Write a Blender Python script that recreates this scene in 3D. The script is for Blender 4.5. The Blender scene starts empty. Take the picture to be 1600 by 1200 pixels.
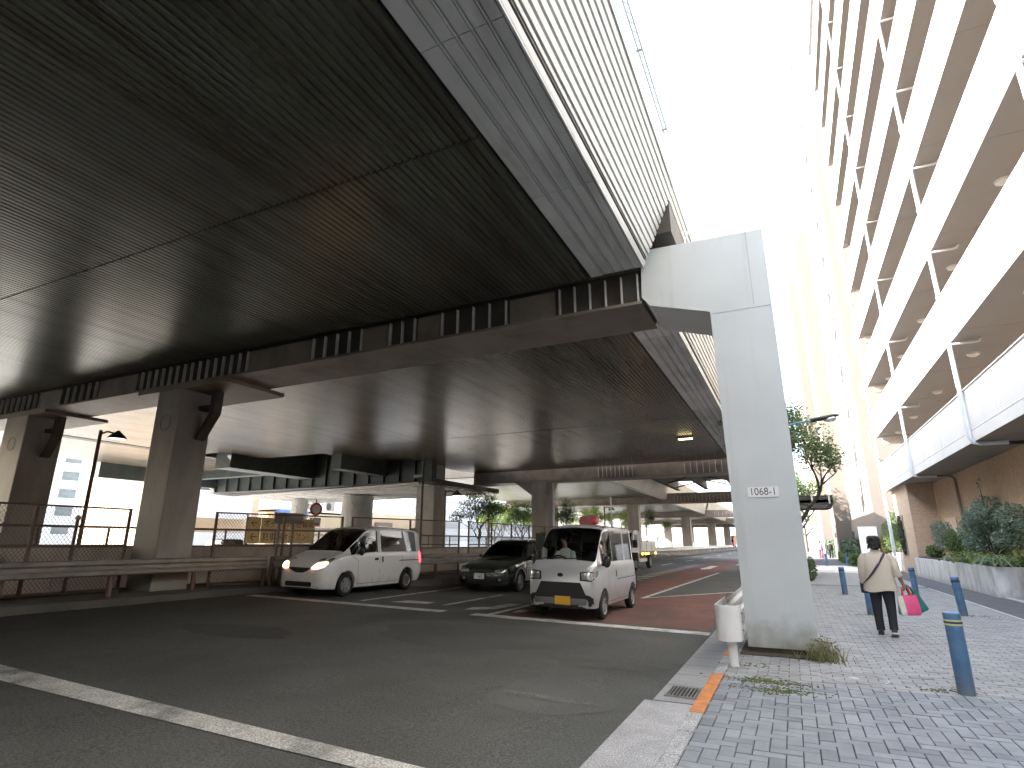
import bpy, bmesh, math, random
from mathutils import Vector, Matrix, Euler
from mathutils.bvhtree import BVHTree
R = math.radians
random.seed(7)
SC = bpy.context.scene
COL = SC.collection
PI = math.pi

# ------------------------------------------------------------------ materials
MATS = {}
def nt(name):
    m = bpy.data.materials.new(name); m.use_nodes = True
    n = m.node_tree.nodes; l = m.node_tree.links
    return m, n, l, n['Principled BSDF']

def mat(name, col, rough=.6, metal=0., var=.15, scale=3., bump=0., bscale=60., stain=None, stain_amt=.5,
        stain_scale=1.2, stretch=(1, 1, 1), spec=.5, coat=0., speck=0., speck_scale=250., sss=0., contrast=(.35, .7)):
    m, n, l, b = nt(name)
    tc = n.new('ShaderNodeTexCoord')
    nz = n.new('ShaderNodeTexNoise'); nz.inputs['Scale'].default_value = scale; nz.inputs['Detail'].default_value = 5
    l.new(tc.outputs['Object'], nz.inputs['Vector'])
    rp = n.new('ShaderNodeValToRGB')
    rp.color_ramp.elements[0].position = .3; rp.color_ramp.elements[1].position = .7
    rp.color_ramp.elements[0].color = [c * (1 - var) for c in col] + [1]
    rp.color_ramp.elements[1].color = [min(1, c * (1 + var)) for c in col] + [1]
    l.new(nz.outputs['Fac'], rp.inputs['Fac'])
    out = rp.outputs['Color']
    if stain:
        mp = n.new('ShaderNodeMapping'); mp.inputs['Scale'].default_value = stretch
        l.new(tc.outputs['Object'], mp.inputs['Vector'])
        n2 = n.new('ShaderNodeTexNoise'); n2.inputs['Scale'].default_value = stain_scale; n2.inputs['Detail'].default_value = 8
        n2.inputs['Roughness'].default_value = .65
        l.new(mp.outputs['Vector'], n2.inputs['Vector'])
        r2 = n.new('ShaderNodeMapRange'); r2.inputs['From Min'].default_value = contrast[0] + .12; r2.inputs['From Max'].default_value = contrast[1]
        r2.inputs['To Max'].default_value = stain_amt
        l.new(n2.outputs['Fac'], r2.inputs['Value'])
        mx = n.new('ShaderNodeMix'); mx.data_type = 'RGBA'
        mx.inputs['B'].default_value = list(stain) + [1]
        l.new(r2.outputs['Result'], mx.inputs['Factor']); l.new(out, mx.inputs['A'])
        out = mx.outputs['Result']
    if speck:
        n3 = n.new('ShaderNodeTexNoise'); n3.inputs['Scale'].default_value = speck_scale; n3.inputs['Detail'].default_value = 2
        l.new(tc.outputs['Object'], n3.inputs['Vector'])
        r3 = n.new('ShaderNodeMapRange'); r3.inputs['From Min'].default_value = .35; r3.inputs['From Max'].default_value = .68
        r3.inputs['To Min'].default_value = 1 - speck; r3.inputs['To Max'].default_value = 1 + speck
        l.new(n3.outputs['Fac'], r3.inputs['Value'])
        mm = n.new('ShaderNodeMix'); mm.data_type = 'RGBA'; mm.blend_type = 'MULTIPLY'; mm.inputs['Factor'].default_value = 1
        l.new(out, mm.inputs['A']); l.new(r3.outputs['Result'], mm.inputs['B'])
        out = mm.outputs['Result']
    l.new(out, b.inputs['Base Color'])
    b.inputs['Roughness'].default_value = rough; b.inputs['Metallic'].default_value = metal
    b.inputs['Specular IOR Level'].default_value = spec
    if coat:
        b.inputs['Coat Weight'].default_value = coat; b.inputs['Coat Roughness'].default_value = .05
    if bump:
        nb = n.new('ShaderNodeTexNoise'); nb.inputs['Scale'].default_value = bscale; nb.inputs['Detail'].default_value = 4
        l.new(tc.outputs['Object'], nb.inputs['Vector'])
        bp = n.new('ShaderNodeBump'); bp.inputs['Strength'].default_value = bump; bp.inputs['Distance'].default_value = .02
        l.new(nb.outputs['Fac'], bp.inputs['Height']); l.new(bp.outputs['Normal'], b.inputs['Normal'])
    MATS[name] = m
    return m

def mat_emit(name, col, strength):
    m, n, l, b = nt(name)
    b.inputs['Base Color'].default_value = list(col) + [1]
    b.inputs['Emission Color'].default_value = list(col) + [1]
    b.inputs['Emission Strength'].default_value = strength
    b.inputs['Roughness'].default_value = .2
    MATS[name] = m; return m

def mat_glass(name, tint, refl=.9):
    m, n, l, b = nt(name)
    n.remove(b)
    o = n['Material Output']
    t = n.new('ShaderNodeBsdfTransparent'); t.inputs['Color'].default_value = list(tint) + [1]
    g = n.new('ShaderNodeBsdfGlossy'); g.inputs['Roughness'].default_value = .02; g.inputs['Color'].default_value = (refl, refl, refl, 1)
    f = n.new('ShaderNodeFresnel'); f.inputs['IOR'].default_value = 1.5
    mx = n.new('ShaderNodeMixShader')
    l.new(f.outputs['Fac'], mx.inputs['Fac']); l.new(t.outputs['BSDF'], mx.inputs[1]); l.new(g.outputs['BSDF'], mx.inputs[2])
    l.new(mx.outputs['Shader'], o.inputs['Surface'])
    MATS[name] = m; return m

def mat_random(name, cols, rough=.8, bump=0., bscale=80., trans=0., speck=0.):
    """colour picked per mesh island: leaves, paving blocks"""
    m, n, l, b = nt(name)
    g = n.new('ShaderNodeNewGeometry')
    rp = n.new('ShaderNodeValToRGB')
    while len(rp.color_ramp.elements) < len(cols): rp.color_ramp.elements.new(.5)
    for i, c in enumerate(cols):
        rp.color_ramp.elements[i].position = i / max(1, len(cols) - 1); rp.color_ramp.elements[i].color = list(c) + [1]
    l.new(g.outputs['Random Per Island'], rp.inputs['Fac'])
    out = rp.outputs['Color']
    tc = n.new('ShaderNodeTexCoord')
    if speck:
        n3 = n.new('ShaderNodeTexNoise'); n3.inputs['Scale'].default_value = 2.2; n3.inputs['Detail'].default_value = 8; n3.inputs['Roughness'].default_value = .7
        l.new(tc.outputs['Object'], n3.inputs['Vector'])
        r3 = n.new('ShaderNodeMapRange'); r3.inputs['From Min'].default_value = .3; r3.inputs['From Max'].default_value = .7
        r3.inputs['To Min'].default_value = 1 - speck; r3.inputs['To Max'].default_value = 1 + speck * .6
        l.new(n3.outputs['Fac'], r3.inputs['Value'])
        mm = n.new('ShaderNodeMix'); mm.data_type = 'RGBA'; mm.blend_type = 'MULTIPLY'; mm.inputs['Factor'].default_value = 1
        l.new(out, mm.inputs['A']); l.new(r3.outputs['Result'], mm.inputs['B']); out = mm.outputs['Result']
    l.new(out, b.inputs['Base Color'])
    b.inputs['Roughness'].default_value = rough
    if bump:
        nb = n.new('ShaderNodeTexNoise'); nb.inputs['Scale'].default_value = bscale
        l.new(tc.outputs['Object'], nb.inputs['Vector'])
        bp = n.new('ShaderNodeBump'); bp.inputs['Strength'].default_value = bump; bp.inputs['Distance'].default_value = .01
        l.new(nb.outputs['Fac'], bp.inputs['Height']); l.new(bp.outputs['Normal'], b.inputs['Normal'])
    if trans:
        o = n['Material Output']
        t = n.new('ShaderNodeBsdfTranslucent'); l.new(out, t.inputs['Color'])
        mx = n.new('ShaderNodeMixShader'); mx.inputs['Fac'].default_value = trans
        l.new(b.outputs['BSDF'], mx.inputs[1]); l.new(t.outputs['BSDF'], mx.inputs[2]); l.new(mx.outputs['Shader'], o.inputs['Surface'])
    MATS[name] = m; return m

# ------------------------------------------------------------------ mesh building
class MB:
    def __init__(s): s.v = []; s.f = []; s.sm = []
    def add(s, vs, fs, smooth=False):
        o = len(s.v); s.v += [tuple(v) for v in vs]
        for f in fs: s.f.append(tuple(i + o for i in f)); s.sm.append(smooth)
        return s
    def bx(s, x0, x1, y0, y1, z0, z1, M=None):
        vs = [Vector((x, y, z)) for z in (z0, z1) for y in (y0, y1) for x in (x0, x1)]
        if M is not None: vs = [M @ v for v in vs]
        return s.add(vs, [(0, 2, 3, 1), (4, 5, 7, 6), (0, 1, 5, 4), (2, 6, 7, 3), (0, 4, 6, 2), (1, 3, 7, 5)])
    def cyl(s, p0, p1, r0, r1=None, n=12, cap=True, smooth=True):
        r1 = r0 if r1 is None else r1
        p0 = Vector(p0); p1 = Vector(p1); d = (p1 - p0).normalized()
        a = d.orthogonal().normalized(); b = d.cross(a)
        vs = []
        for p, r in ((p0, r0), (p1, r1)):
            vs += [p + (a * math.cos(2 * PI * i / n) + b * math.sin(2 * PI * i / n)) * r for i in range(n)]
        s.add(vs, [(i, (i + 1) % n, n + (i + 1) % n, n + i) for i in range(n)], smooth)
        if cap:
            s.add(vs[:n], [tuple(reversed(range(n)))]); s.add(vs[n:], [tuple(range(n))])
        return s
    def tube(s, pts, r, n=8, cap=True, sx=1., sy=1.):
        pts = [Vector(p) for p in pts]; k = len(pts)
        rs = r if isinstance(r, (list, tuple)) else [r] * k
        prev = None; vs = []
        for i, p in enumerate(pts):
            d = (pts[min(i + 1, k - 1)] - pts[max(i - 1, 0)]).normalized()
            if prev is None: a = d.orthogonal().normalized()
            else:
                a = prev - d * prev.dot(d); a = a.normalized() if a.length > 1e-6 else d.orthogonal().normalized()
            prev = a; b = d.cross(a)
            vs += [p + (a * math.cos(2 * PI * j / n) * sx + b * math.sin(2 * PI * j / n) * sy) * rs[i] for j in range(n)]
        fs = [(i * n + j, i * n + (j + 1) % n, (i + 1) * n + (j + 1) % n, (i + 1) * n + j) for i in range(k - 1) for j in range(n)]
        s.add(vs, fs, True)
        if cap:
            s.add(vs[:n], [tuple(reversed(range(n)))]); s.add(vs[-n:], [tuple(range(n))])
        return s
    def rings(s, rings, n=16, cap=True):
        """rings: (cx, cy, cz, rx, ry) horizontal ellipses"""
        vs = []
        for cx, cy, cz, rx, ry in rings:
            vs += [(cx + rx * math.cos(2 * PI * j / n), cy + ry * math.sin(2 * PI * j / n), cz) for j in range(n)]
        k = len(rings)
        s.add(vs, [(i * n + j, i * n + (j + 1) % n, (i + 1) * n + (j + 1) % n, (i + 1) * n + j) for i in range(k - 1) for j in range(n)], True)
        if cap:
            s.add(vs[:n], [tuple(reversed(range(n)))], True); s.add(vs[-n:], [tuple(range(n))], True)
        return s
    def prism(s, poly, axis, a, b, smooth=False):
        """poly of 2D points extruded along axis from a to b (x: (y,z), y: (x,z), z: (x,y))"""
        def P(u, w, t): return {'x': (t, u, w), 'y': (u, t, w), 'z': (u, w, t)}[axis]
        n = len(poly); vs = [P(u, w, a) for u, w in poly] + [P(u, w, b) for u, w in poly]
        fs = [(i, (i + 1) % n, n + (i + 1) % n, n + i) for i in range(n)]
        s.add(vs, fs, smooth); s.add(vs[:n], [tuple(reversed(range(n)))]); s.add(vs[n:], [tuple(range(n))])
        return s
    def strip(s, prof, axis, a, b, segs=1, smooth=False, fx=None):
        """open profile extruded"""
        def P(u, w, t): return {'x': (t, u, w), 'y': (u, t, w), 'z': (u, w, t)}[axis]
        n = len(prof); vs = []
        for k in range(segs + 1):
            t = a + (b - a) * k / segs
            vs += [P(u, w, t) for u, w in prof]
        s.add(vs, [(k * n + i, k * n + i + 1, (k + 1) * n + i + 1, (k + 1) * n + i) for k in range(segs) for i in range(n - 1)], smooth)
        return s
    def lathe(s, prof, n=24, M=None, smooth=True):
        """profile of (r, z) turned about z"""
        vs = [Vector((r * math.cos(2 * PI * j / n), r * math.sin(2 * PI * j / n), z)) for r, z in prof for j in range(n)]
        if M is not None: vs = [M @ v for v in vs]
        k = len(prof)
        return s.add(vs, [(i * n + j, i * n + (j + 1) % n, (i + 1) * n + (j + 1) % n, (i + 1) * n + j) for i in range(k - 1) for j in range(n)], smooth)
    def ball(s, c, rx, ry=None, rz=None, n=14, m=8, M=None):
        ry = ry or rx; rz = rz or rx
        vs = []
        for i in range(m + 1):
            t = PI * i / m
            for j in range(n):
                v = Vector((rx * math.sin(t) * math.cos(2 * PI * j / n), ry * math.sin(t) * math.sin(2 * PI * j / n), rz * math.cos(t)))
                if M is not None: v = M @ v
                vs.append(v + Vector(c))
        return s.add(vs, [(i * n + j, (i + 1) * n + j, (i + 1) * n + (j + 1) % n, i * n + (j + 1) % n) for i in range(m) for j in range(n)], True)
    def build(s, name, m, parent=None, bevel=0., ang=35, local=False, clean=False):
        me = bpy.data.meshes.new(name); me.from_pydata(s.v, [], s.f)
        if clean:
            bm = bmesh.new(); bm.from_mesh(me); bmesh.ops.remove_doubles(bm, verts=bm.verts, dist=1e-5)
            bmesh.ops.recalc_face_normals(bm, faces=bm.faces); bm.to_mesh(me); bm.free()
            for p in me.polygons: p.use_smooth = True
            me.set_sharp_from_angle(angle=R(ang))
        else:
            for p, q in zip(me.polygons, s.sm): p.use_smooth = q
            if any(s.sm): me.set_sharp_from_angle(angle=R(ang))
        me.materials.append(m)
        o = bpy.data.objects.new(name, me); COL.objects.link(o)
        if parent is not None:
            o.parent = parent
            if not local: o.matrix_parent_inverse = Matrix.Identity(4)
        if bevel:
            bv = o.modifiers.new('bevel', 'BEVEL'); bv.width = bevel; bv.segments = 2; bv.limit_method = 'ANGLE'; bv.angle_limit = R(40)
        return o

def tag(o, label, cat, group=None):
    o['label'] = label; o['category'] = cat
    if group: o['group'] = group
    return o
def thing(name, label, cat, loc=(0, 0, 0), rz=0., group=None):
    o = bpy.data.objects.new(name, None); COL.objects.link(o); o.empty_display_size = .2
    o.location = loc; o.rotation_euler = (0, 0, rz)
    return tag(o, label, cat, group)
def structure(o): o['kind'] = 'structure'; return o
def kids(o): return [c for c in COL.objects if c.parent == o]
KID = {}
def dup(root, loc, rz=None, label=None, scale=None):
    def cp(o, par):
        c = o.copy(); COL.objects.link(c)
        if par is not None: c.parent = par
        for ch in list(o.children): cp(ch, c)
        return c
    r = cp(root, None); r.location = loc
    if rz is not None: r.rotation_euler = (0, 0, rz)
    if label: r['label'] = label
    if scale: r.scale = scale
    return r
def text(name, body, size, m, M, parent=None, align='CENTER', extrude=.0015, xs=1.):
    cu = bpy.data.curves.new(name, 'FONT'); cu.body = body; cu.size = size; cu.align_x = align; cu.align_y = 'CENTER'; cu.extrude = extrude
    t = bpy.data.objects.new(name, cu); COL.objects.link(t)
    bpy.context.view_layer.update()
    me = bpy.data.meshes.new_from_object(t.evaluated_get(bpy.context.evaluated_depsgraph_get()))
    COL.objects.unlink(t); bpy.data.objects.remove(t)
    me.transform(M @ Matrix.Diagonal((xs, 1, 1, 1))); me.materials.clear(); me.materials.append(m)
    o = bpy.data.objects.new(name, me); COL.objects.link(o)
    if parent is not None: o.parent = parent
    return o
def skin_mesh(name, verts, edges, radii, m, parent=None, sub=2, root=0):
    me = bpy.data.meshes.new(name); me.from_pydata(verts, edges, [])
    o = bpy.data.objects.new(name, me); COL.objects.link(o)
    sk = o.modifiers.new('skin', 'SKIN')
    sv = me.skin_vertices[0].data
    for i, r in enumerate(radii): sv[i].radius = (r, r) if not isinstance(r, tuple) else r
    for i in range(len(verts)): sv[i].use_root = (i == root)
    ss = o.modifiers.new('sub', 'SUBSURF'); ss.levels = sub; ss.render_levels = sub
    bpy.context.view_layer.update()
    m2 = bpy.data.meshes.new_from_object(o.evaluated_get(bpy.context.evaluated_depsgraph_get()))
    COL.objects.unlink(o); bpy.data.objects.remove(o)
    for p in m2.polygons: p.use_smooth = True
    m2.materials.clear(); m2.materials.append(m)
    o = bpy.data.objects.new(name, m2); COL.objects.link(o)
    if parent is not None: o.parent = parent
    return o
def leaves(mb, blobs, n, size, rnd, long=1.6, droop=0., shell=.55, fold=True):
    """leaf-sized faces spread through the ellipsoids (cx,cy,cz,rx,ry,rz)"""
    wts = [b[3] * b[4] * b[5] for b in blobs]
    for _ in range(n):
        b = rnd.choices(blobs, wts)[0]
        while True:
            p = Vector((rnd.uniform(-1, 1), rnd.uniform(-1, 1), rnd.uniform(-1, 1)))
            if p.length <= 1 and (p.length > shell or rnd.random() < .35): break
        c = Vector((b[0] + p.x * b[3], b[1] + p.y * b[4], b[2] + p.z * b[5]))
        d = Vector((rnd.gauss(0, 1), rnd.gauss(0, 1), rnd.gauss(0, .7) - droop)).normalized()
        s = d.orthogonal().normalized(); s.rotate(Matrix.Rotation(rnd.uniform(0, 6.28), 3, d))
        w = size * rnd.uniform(.6, 1.25); L = w * long; nn = d.cross(s) * w * .18
        mb.add([c - d * L * .5, c + s * w * .5 + nn, c + d * L * .5, c - s * w * .5 + nn], [(0, 1, 2), (0, 2, 3)])
def branch(mb, p, d, L, r, depth, rnd, up=.15, spread=.7):
    pts = [Vector(p)]; d = Vector(d).normalized()
    for i in range(4):
        d = (d + Vector((rnd.gauss(0, .16), rnd.gauss(0, .16), rnd.gauss(0, .12) + up * .25))).normalized()
        pts.append(pts[-1] + d * L / 4)
    mb.tube(pts, [r * (1 - .13 * i) for i in range(5)], 7 if depth > 1 else 5)
    ends = [(pts[-1], d)]
    if depth > 0:
        ends = []
        for k in range(rnd.choice((2, 3))):
            dd = (d + Vector((rnd.gauss(0, spread), rnd.gauss(0, spread), rnd.gauss(0, spread * .6) + up))).normalized()
            q = pts[rnd.choice((2, 3, 4, 4))]
            ends += branch(mb, q, dd, L * rnd.uniform(.6, .85), r * .58, depth - 1, rnd, up, spread)
    return ends

S_ROAD = 0.02
def zr(x): return -0.06 + S_ROAD * (-1.5 - x)
# ------------------------------------------------------------------ material set
mat('asphalt', (.09, .093, .088), .78, var=.22, scale=.55, bump=.5, bscale=140, stain=(.05, .05, .047), stain_amt=.55, stain_scale=.35, speck=.42, speck_scale=55)
mat('asphalt_old', (.115, .117, .112), .85, var=.2, scale=.8, bump=.5, bscale=140, speck=.5, speck_scale=120)
mat('asphalt_dark', (.075, .076, .072), .85, var=.2, scale=.8, bump=.5, bscale=140, speck=.5, speck_scale=120)
mat('red_asphalt', (.17, .075, .062), .8, var=.2, scale=1.1, bump=.4, bscale=140, stain=(.06, .045, .042), stain_amt=.7, stain_scale=.5, stretch=(1.5, .25, 1), speck=.35, speck_scale=120)
mat('road_paint', (.62, .62, .6), .7, var=.12, scale=8, stain=(.16, .16, .155), stain_amt=.9, stain_scale=3.2, speck=.25, speck_scale=150, contrast=(.33, .72))
mat('worn_paint', (.52, .52, .5), .75, var=.15, scale=8, stain=(.1, .1, .097), stain_amt=.95, stain_scale=1.6, speck=.5, speck_scale=70, contrast=(.36, .72))
mat('gutter', (.34, .345, .35), .85, var=.12, scale=2, speck=.3, speck_scale=90, stain=(.2, .19, .17), stain_amt=.4, stain_scale=2)
mat('gutter_worn', (.15, .152, .148), .85, var=.1, speck=.5, speck_scale=60, stain=(.1, .1, .097), stain_amt=1, stain_scale=5, contrast=(.25, .6))
mat('granite_kerb', (.4, .4, .41), .85, var=.15, scale=4, speck=.55, speck_scale=110)
mat('kerb_orange', (.62, .23, .07), .75, var=.2, scale=9, stain=(.3, .22, .16), stain_amt=.7, stain_scale=7)
mat('joint_sand', (.045, .045, .042), .95, var=.3, scale=9, stain=(.05, .06, .025), stain_amt=.7, stain_scale=2)
mat_random('paver', [(.195, .215, .24), (.245, .266, .296), (.268, .29, .322), (.236, .255, .276), (.3, .324, .354), (.255, .274, .305)], .85, bump=.25, bscale=120, speck=.25)
mat_random('paver_far', [(.25, .256, .262), (.305, .312, .32), (.335, .34, .345), (.28, .285, .292)], .85, bump=.25, bscale=120, speck=.2)
mat('path_asphalt', (.12, .12, .128), .9, var=.15, scale=2, speck=.5, speck_scale=100, bump=.4, bscale=120)
mat('concrete', (.4, .395, .38), .85, var=.12, scale=1.5, stain=(.2, .19, .17), stain_amt=.5, stain_scale=1.3, stretch=(2, 2, .35), bump=.15, bscale=40)
mat('concrete_light', (.55, .54, .52), .85, var=.1, scale=1.5, stain=(.3, .28, .26), stain_amt=.5, stain_scale=1.3, stretch=(2, 2, .4))
mat('concrete_warm', (.62, .53, .45), .85, var=.1, scale=1.5, stain=(.4, .33, .27), stain_amt=.6, stain_scale=1.6, stretch=(2, 2, .5))
mat('ground_far', (.18, .175, .165), .9, var=.15, scale=.2)
mat('pillar_paint', (.56, .595, .605), .55, var=.06, scale=.8, stain=(.4, .4, .35), stain_amt=.5, stain_scale=1.5, stretch=(2.6, 2.6, .22), contrast=(.42, .8), bump=.06, bscale=7)
mat('pier_paint', (.30, .28, .255), .5, var=.1, scale=1., stain=(.17, .15, .13), stain_amt=.6, stain_scale=1.6, stretch=(1, 1, .3), bump=.08, bscale=9)
mat('pier_brown', (.23, .195, .16), .6, var=.14, scale=.9, stain=(.1, .08, .065), stain_amt=.65, stain_scale=1.1)
mat('steel_dark', (.06, .057, .052), .6, metal=.2, var=.25, scale=2, stain=(.13, .07, .04), stain_amt=.45, stain_scale=3)
mat('rib_paint', (.6, .59, .55), .5, var=.15, scale=3)
mat('steel_teal', (.035, .05, .05), .55, metal=.1, var=.25, scale=1, stain=(.12, .085, .06), stain_amt=.5, stain_scale=1.5)
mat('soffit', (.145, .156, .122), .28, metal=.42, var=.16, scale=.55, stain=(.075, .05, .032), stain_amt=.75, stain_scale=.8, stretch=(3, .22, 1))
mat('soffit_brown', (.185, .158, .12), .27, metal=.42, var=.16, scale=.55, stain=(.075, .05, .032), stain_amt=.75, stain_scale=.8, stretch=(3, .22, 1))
mat('edge_panel', (.66, .685, .675), .5, metal=.1, var=.1, scale=.9, stain=(.22, .2, .17), stain_amt=.5, stain_scale=1.6, stretch=(2, .4, 2))
mat('edge_panel_pale', (.76, .775, .77), .5, metal=.2, var=.07, scale=.9)
mat('cladding', (.6, .615, .61), .42, metal=.1, var=.05, scale=1.1, stain=(.42, .4, .36), stain_amt=.5, stain_scale=1.3, stretch=(1, .3, 1))
mat('cladding_bounce', (.62, .59, .53), .5, metal=.1, var=.06, scale=1.1, stain=(.4, .36, .3), stain_amt=.5, stain_scale=1.3, stretch=(1, .3, 1))  # same cladding with warm bounced light put into its colour
mat('barrier', (.36, .52, .6), .3, metal=.1, var=.08, scale=.7, stain=(.68, .72, .72), stain_amt=.6, stain_scale=.7, stretch=(1, .25, 3))
mat('void_dark', (.015, .015, .016), .9, var=.1)
mat('rust', (.2, .1, .05), .8, var=.3, scale=8)
mat('galv', (.33, .32, .3), .5, metal=.6, var=.15, scale=5)
mat('rail_paint', (.27, .25, .225), .6, metal=.2, var=.18, scale=2, stain=(.12, .08, .055), stain_amt=.6, stain_scale=3, stretch=(.6, .6, 2))
mat('post_brown', (.14, .085, .065), .6, var=.2, scale=4)
mat('fence_wire', (.2, .17, .14), .55, metal=.5, var=.2, scale=5)
mat('white_paint', (.78, .78, .77), .4, var=.04, scale=4, stain=(.5, .47, .42), stain_amt=.5, stain_scale=3.5, contrast=(.42, .75))
mat('sign_white', (.8, .8, .79), .4, var=.03)
mat('ink', (.05, .055, .065), .6, var=.1)
mat('ink_brown', (.1, .03, .015), .6, var=.1)
mat('sign_ochre', (.68, .47, .16), .5, var=.1, scale=3)
mat('sign_red', (.62, .05, .05), .45, var=.05)
mat('sign_blue', (.04, .12, .5), .45, var=.05)
mat('bollard_blue', (.09, .2, .36), .5, metal=.15, var=.14, scale=5, stain=(.2, .28, .36), stain_amt=.55, stain_scale=5, bump=.1, bscale=30)
mat('band_yellow', (.62, .6, .3), .5, var=.1)
mat('moss', (.12, .14, .05), .95, var=.35, scale=14, bump=.4, bscale=60)
mat('planter', (.72, .735, .75), .8, var=.06, scale=1.3, stain=(.3, .29, .27), stain_amt=.75, stain_scale=2, stretch=(1.4, 1.4, .4), bump=.1, bscale=40)
mat('soil', (.07, .055, .04), .95, var=.3, scale=9)
mat('tan_tile', (.4, .285, .2), .8, var=.1, scale=7, bump=.2, bscale=18, speck=.16, speck_scale=16)
mat('tan_tile_pale', (.52, .4, .3), .8, var=.08, scale=5, bump=.2, bscale=18, speck=.12, speck_scale=16)
mat('parapet', (.68, .68, .68), .6, var=.04, scale=1, stain=(.6, .58, .53), stain_amt=.4, stain_scale=1.5, stretch=(1, 1, .4))
mat('ceiling_tan', (.29, .255, .224), .75, var=.08, scale=1, stain=(.26, .215, .18), stain_amt=.5, stain_scale=1)
mat('inner_dark', (.09, .08, .07), .8, var=.2)
mat('pipe_pale', (.66, .71, .78), .4, var=.05, scale=3)
mat('lamp_dome', (.7, .64, .58), .35, var=.05)
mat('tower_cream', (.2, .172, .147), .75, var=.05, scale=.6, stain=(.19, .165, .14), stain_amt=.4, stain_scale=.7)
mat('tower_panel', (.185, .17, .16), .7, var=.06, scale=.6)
mat('slit_dark', (.055, .05, .048), .4, var=.1)
mat('bldg_white', (.75, .74, .71), .75, var=.05, scale=.5)
mat('bldg_peach', (.66, .5, .34), .75, var=.08, scale=.5)
mat('bldg_tan', (.55, .45, .3), .75, var=.1, scale=.5)
mat('bldg_brown', (.2, .15, .12), .7, var=.2, scale=.5)
mat('window_grey', (.2, .23, .23), .15, var=.2, scale=1)
mat('roof_blue', (.1, .22, .5), .5, var=.1)
mat('bark', (.085, .066, .052), .9, var=.3, scale=9, bump=.5, bscale=22)
mat_random('leaf_mid', [(.06, .11, .035), (.1, .16, .05), (.15, .22, .07), (.075, .12, .05)], .55, trans=.35)
mat_random('leaf_bright', [(.16, .27, .05), (.26, .37, .08), (.34, .43, .11), (.12, .2, .05)], .55, trans=.45)
mat_random('leaf_blue', [(.1, .17, .115), (.19, .27, .21), (.27, .35, .29), (.14, .21, .16)], .5, trans=.3)
mat_random('leaf_dark', [(.03, .05, .025), (.05, .075, .035), (.07, .1, .05)], .5, trans=.25)
mat_random('leaf_olive', [(.13, .14, .04), (.17, .17, .06), (.09, .11, .03), (.2, .17, .08)], .6, trans=.3)
mat_random('leaf_hedge', [(.05, .09, .045), (.075, .12, .06), (.1, .15, .08), (.06, .1, .05)], .55, trans=.25)
mat_random('blade_pale', [(.22, .3, .16), (.3, .37, .22), (.16, .24, .1), (.12, .2, .06)], .5, trans=.3)
mat_random('blade_dry', [(.3, .26, .15), (.22, .22, .1), (.15, .19, .07), (.36, .31, .2)], .7, trans=.3)
mat_random('blade_yellow', [(.28, .3, .06), (.18, .24, .05), (.1, .17, .04), (.35, .33, .1)], .5, trans=.3)
# vehicles
mat('van_white', (.82, .82, .82), .22, var=.02, coat=.6)
mat('kei_silver', (.56, .575, .6), .3, metal=.4, var=.03, coat=.6)
mat('wagon_green', (.035, .048, .042), .2, metal=.3, var=.05, coat=.8)
mat('wagon_grey', (.5, .49, .46), .35, metal=.4, var=.05, coat=.3)
mat('truck_white', (.74, .74, .72), .4, var=.05, scale=2)
mat('truck_green', (.03, .04, .035), .35, var=.1, coat=.4)
mat('crane_red', (.52, .16, .17), .45, var=.15, scale=4)
mat('car_silver', (.5, .5, .5), .3, metal=.5, var=.04, coat=.5)
mat('black_trim', (.018, .018, .019), .45, var=.15)
mat('rubber', (.016, .016, .016), .8, var=.2, scale=12)
mat('alloy', (.55, .55, .55), .3, metal=.8, var=.06)
mat('steel_rim', (.42, .42, .42), .4, metal=.6, var=.08)
mat('chrome', (.7, .7, .7), .12, metal=1., var=.02)
mat('lens', (.78, .8, .82), .08, var=.05, metal=.75)
mat('verge_slab', (.12, .115, .105), .9, var=.2, scale=1.5, speck=.3, speck_scale=60)
mat('manhole_metal', (.42, .42, .43), .5, metal=.5, var=.1)
mat('seat_cloth', (.035, .035, .037), .9, var=.15)
mat('plate_white', (.75, .75, .73), .4, var=.02)
mat('plate_yellow', (.62, .36, .03), .4, var=.03)
mat_glass('glass_clear', (.8, .86, .82), 1.)
mat_glass('glass_dark', (.22, .24, .23), 1.)
mat_emit('headlight_lit', (1., .5, .2), 2.2)
mat_emit('indicator_lit', (1., .42, .05), 1.2)
mat_emit('tail_lit', (1., .05, .06), .5)
mat_emit('lamp_lit', (1., .85, .35), 1.2)
# people
mat('coat_beige', (.57, .505, .415), .85, var=.06, scale=5, bump=.35, bscale=9)
mat('trousers', (.018, .02, .025), .85, var=.2, scale=6, bump=.3, bscale=9)
mat('hair', (.012, .011, .012), .6, var=.3, scale=30, bump=.4, bscale=60)
mat('skin', (.42, .26, .18), .55, var=.06, scale=6)
mat('skin_tan', (.3, .17, .11), .55, var=.06, scale=6)
mat('shoe', (.02, .02, .022), .6, var=.15)
mat('shoe_white', (.62, .62, .6), .6, var=.05)
mat('strap', (.035, .03, .06), .7, var=.15)
mat('bag_pink', (.78, .09, .24), .5, var=.1, scale=7, bump=.4, bscale=12)
mat('bag_white', (.62, .64, .56), .5, var=.1, scale=7, bump=.4, bscale=12)
mat('bag_teal', (.012, .17, .15), .55, var=.15, scale=7, bump=.5, bscale=12)
mat('handle_red', (.75, .09, .06), .5, var=.08)
mat('shirt_white', (.6, .6, .62), .85, var=.05)
mat('shirt_blue', (.35, .42, .6), .85, var=.05)
mat('cloth_black', (.02, .02, .022), .85, var=.1)
mat('skirt_pink', (.45, .1, .15), .85, var=.1)
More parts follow.
